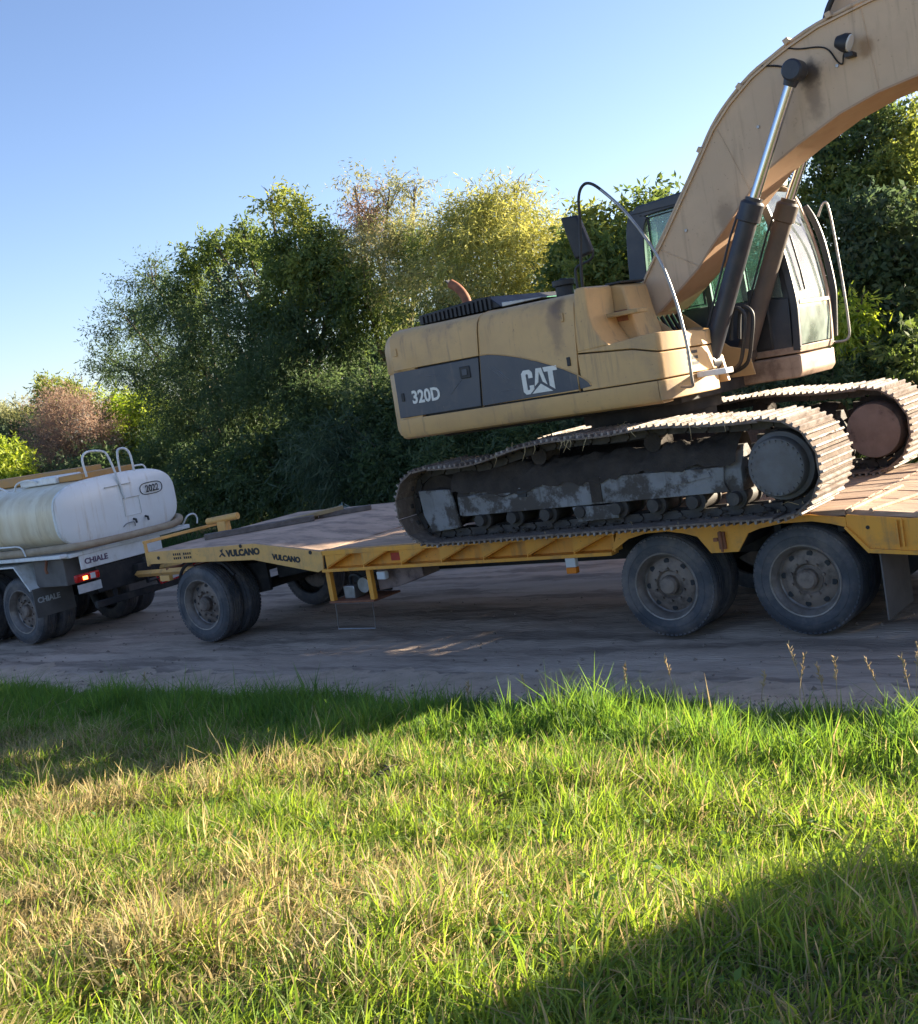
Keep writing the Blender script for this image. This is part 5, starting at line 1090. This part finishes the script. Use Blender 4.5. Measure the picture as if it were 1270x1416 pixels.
def colf(r, x, y, n):
    st_ = straw_amt(x, y); isst = r.random(n) < (.10 + .66 * st_) * np.clip((-2.9 - y) / 1.0, .05, 1)
    g1 = np.array([.095, .205, .04]); g2 = np.array([.20, .285, .045]); dry = np.array([.44, .38, .19]); dry2 = np.array([.30, .24, .11])
    t = np.clip(r.random(n) * .7 + .5 * np.clip((-3.2 - y) / 1.8, 0, 1), 0, 1)[:, None]; c = g1 * (1 - t) + g2 * t
    u = r.random(n)[:, None]; c = np.where(isst[:, None], dry * (1 - u) + dry2 * u, c)
    return c * r.uniform(.75, 1.2, (n, 1))
def htall(r, x, y):
    base = .25 * np.exp(-((y + 2.95) / 1.0) ** 2) + .07; return base * (.25 + 1.15 * fbm(x, y, .5, 91) ** 1.3) * r.uniform(.45, 1.35, len(x)) * (1 - .45 * straw_amt(x, y))
def hshort(r, x, y): return (.055 + .22 * fbm(x, y, .42, 95) ** 1.7 + .05 * np.clip(y + 4.6, 0, 1)) * r.uniform(.5, 1.4, len(x))
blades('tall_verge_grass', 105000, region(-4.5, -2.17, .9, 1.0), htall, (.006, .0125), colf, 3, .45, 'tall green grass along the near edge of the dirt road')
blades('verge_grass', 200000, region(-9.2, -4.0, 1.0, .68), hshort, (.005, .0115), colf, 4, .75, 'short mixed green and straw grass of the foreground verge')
def weeds():
    n = 420; r = np.random.default_rng(77); cx0 = r.uniform(-4.5, 3.6, n); cy0 = r.uniform(-8.2, -2.6, n); ok = fbm(cx0, cy0, .9, 55) > .5; cx0, cy0 = cx0[ok], cy0[ok]
    C, D, Ls, Ws, T = [], [], [], [], []
    for x, y in zip(cx0, cy0):
        k = r.integers(6, 16); a = r.uniform(0, 6.28, k); e = r.uniform(.1, .9, k); z = float(ground_z(x, y)) + .02
        C.append(np.stack([x + r.normal(0, .03, k), y + r.normal(0, .03, k), z + r.uniform(0, .07, k)], -1)); D.append(np.stack([np.cos(a), np.sin(a), e], -1)); Ls.append(r.uniform(.025, .055, k)); Ws.append(r.uniform(.012, .024, k)); t = r.uniform(0, 1, (k, 1)); T.append(np.array([.06, .15, .03]) * (1 - t) + np.array([.16, .25, .05]) * t)
    me = leaf_mesh('broadleaf_weeds', *[np.concatenate(q) for q in (C, D, Ls, Ws, T)], M['leaf']); o = bpy.data.objects.new('broadleaf_weeds', me); col.objects.link(o)
    tag(o, 'small broad-leaved weeds scattered through the foreground grass', 'weeds', kind='stuff')
weeds()
def far_strip(r, n): return r.uniform(-24, 3, n), r.uniform(ROAD_F - .1, 7.6, n)
blades('far_verge_grass', 16000, far_strip, lambda r, x, y: r.uniform(.15, .6, len(x)), (.012, .03), lambda r, x, y, n: np.array([.04, .08, .02]) * r.uniform(.6, 1.4, (n, 1)), 6, .5, 'dark long grass on the far road verge')

# seeding stalks that rise above the grass at the road edge
SG = 'pale seeding grass stalks at the road edge'
def stalk(x, y, h, lx, label):
    z = float(ground_z(x, y)); root = tag(empty('seeding_grass_stalk', (x, y, z)), label, 'grass stalk', SG)
    pth = spline([(x, y, z - .02), (x + lx * .2, y + .01, z + h * .5), (x + lx, y + .03, z + h)], 4); MB().tube(pth, [.0035 - .0002 * i for i in range(len(pth))], 4).build('stem', M['straw'], root, 0, fix=False)
    hd = MB()
    for k in range(16):
        f = .70 + .3 * k / 16; p = Vector((x + lx * f ** 2, y + .03 * f, z + h * f)); d = Vector((random.uniform(-1, 1), random.uniform(-1, 1), 1.2)).normalized() * .035
        hd.tube([p, p + d * .6, p + d], [.002, .004, .001], 4)
    hd.build('seed_head', M['straw'], root, 0, fix=False)
for k, (px, h, lx, wh) in enumerate([
    (880, .42, .02, 'straight stalk in front of the forward tandem wheel, left one'), (925, .46, -.06, 'leaning stalk in front of the forward tandem wheel, right one'),
    (1083, .52, -.08, 'tall left-leaning stalk in front of the rearmost wheel'), (1105, .5, .07, 'tall right-leaning stalk in front of the rearmost wheel'),
    (1122, .40, -.04, 'short stalk in front of the rearmost wheel'), (1168, .52, .02, 'upright stalk at the right rim of the rearmost wheel'),
    (1215, .46, -.1, 'strongly bent stalk left of the trailer mudflap'), (1240, .52, .05, 'tall stalk just before the trailer mudflap'), (1262, .5, -.04, 'last stalk at the right edge of the picture'),
    (1030, .34, .05, 'short stalk between the two tandem wheels'), (660, .3, .03, 'lone short stalk below the middle of the trailer'), (720, .32, -.05, 'stalk right of the lone one below the trailer middle'),
    (160, .26, .02, 'lone stalk at left below the towing hitch')]):
    p = at(px, 900, -2.4); stalk(p.x, -2.4 + .12 * ((k * 7) % 5 - 2), h, lx, 'seeding grass, ' + wh)

# foliage debris in the grass
db = MB()
for k in range(4):
    cx0, cy0 = at(535, 1185, -4.6).x + .05 * k, -4.6 + .03 * (k % 3); c = Vector((cx0, cy0, float(ground_z(cx0, cy0)) + .05)); a = k * 1.3
    db.tube([c, c + Vector((.06 * math.cos(a), .06 * math.sin(a), .02)), c + Vector((.12 * math.cos(a), .12 * math.sin(a), .015))], [.008, .006, .003], 5)
tag(db.build('dry_branch', M['bark'], None, 0), 'broken brown twigs lying in the middle of the sunlit grass', 'branch')
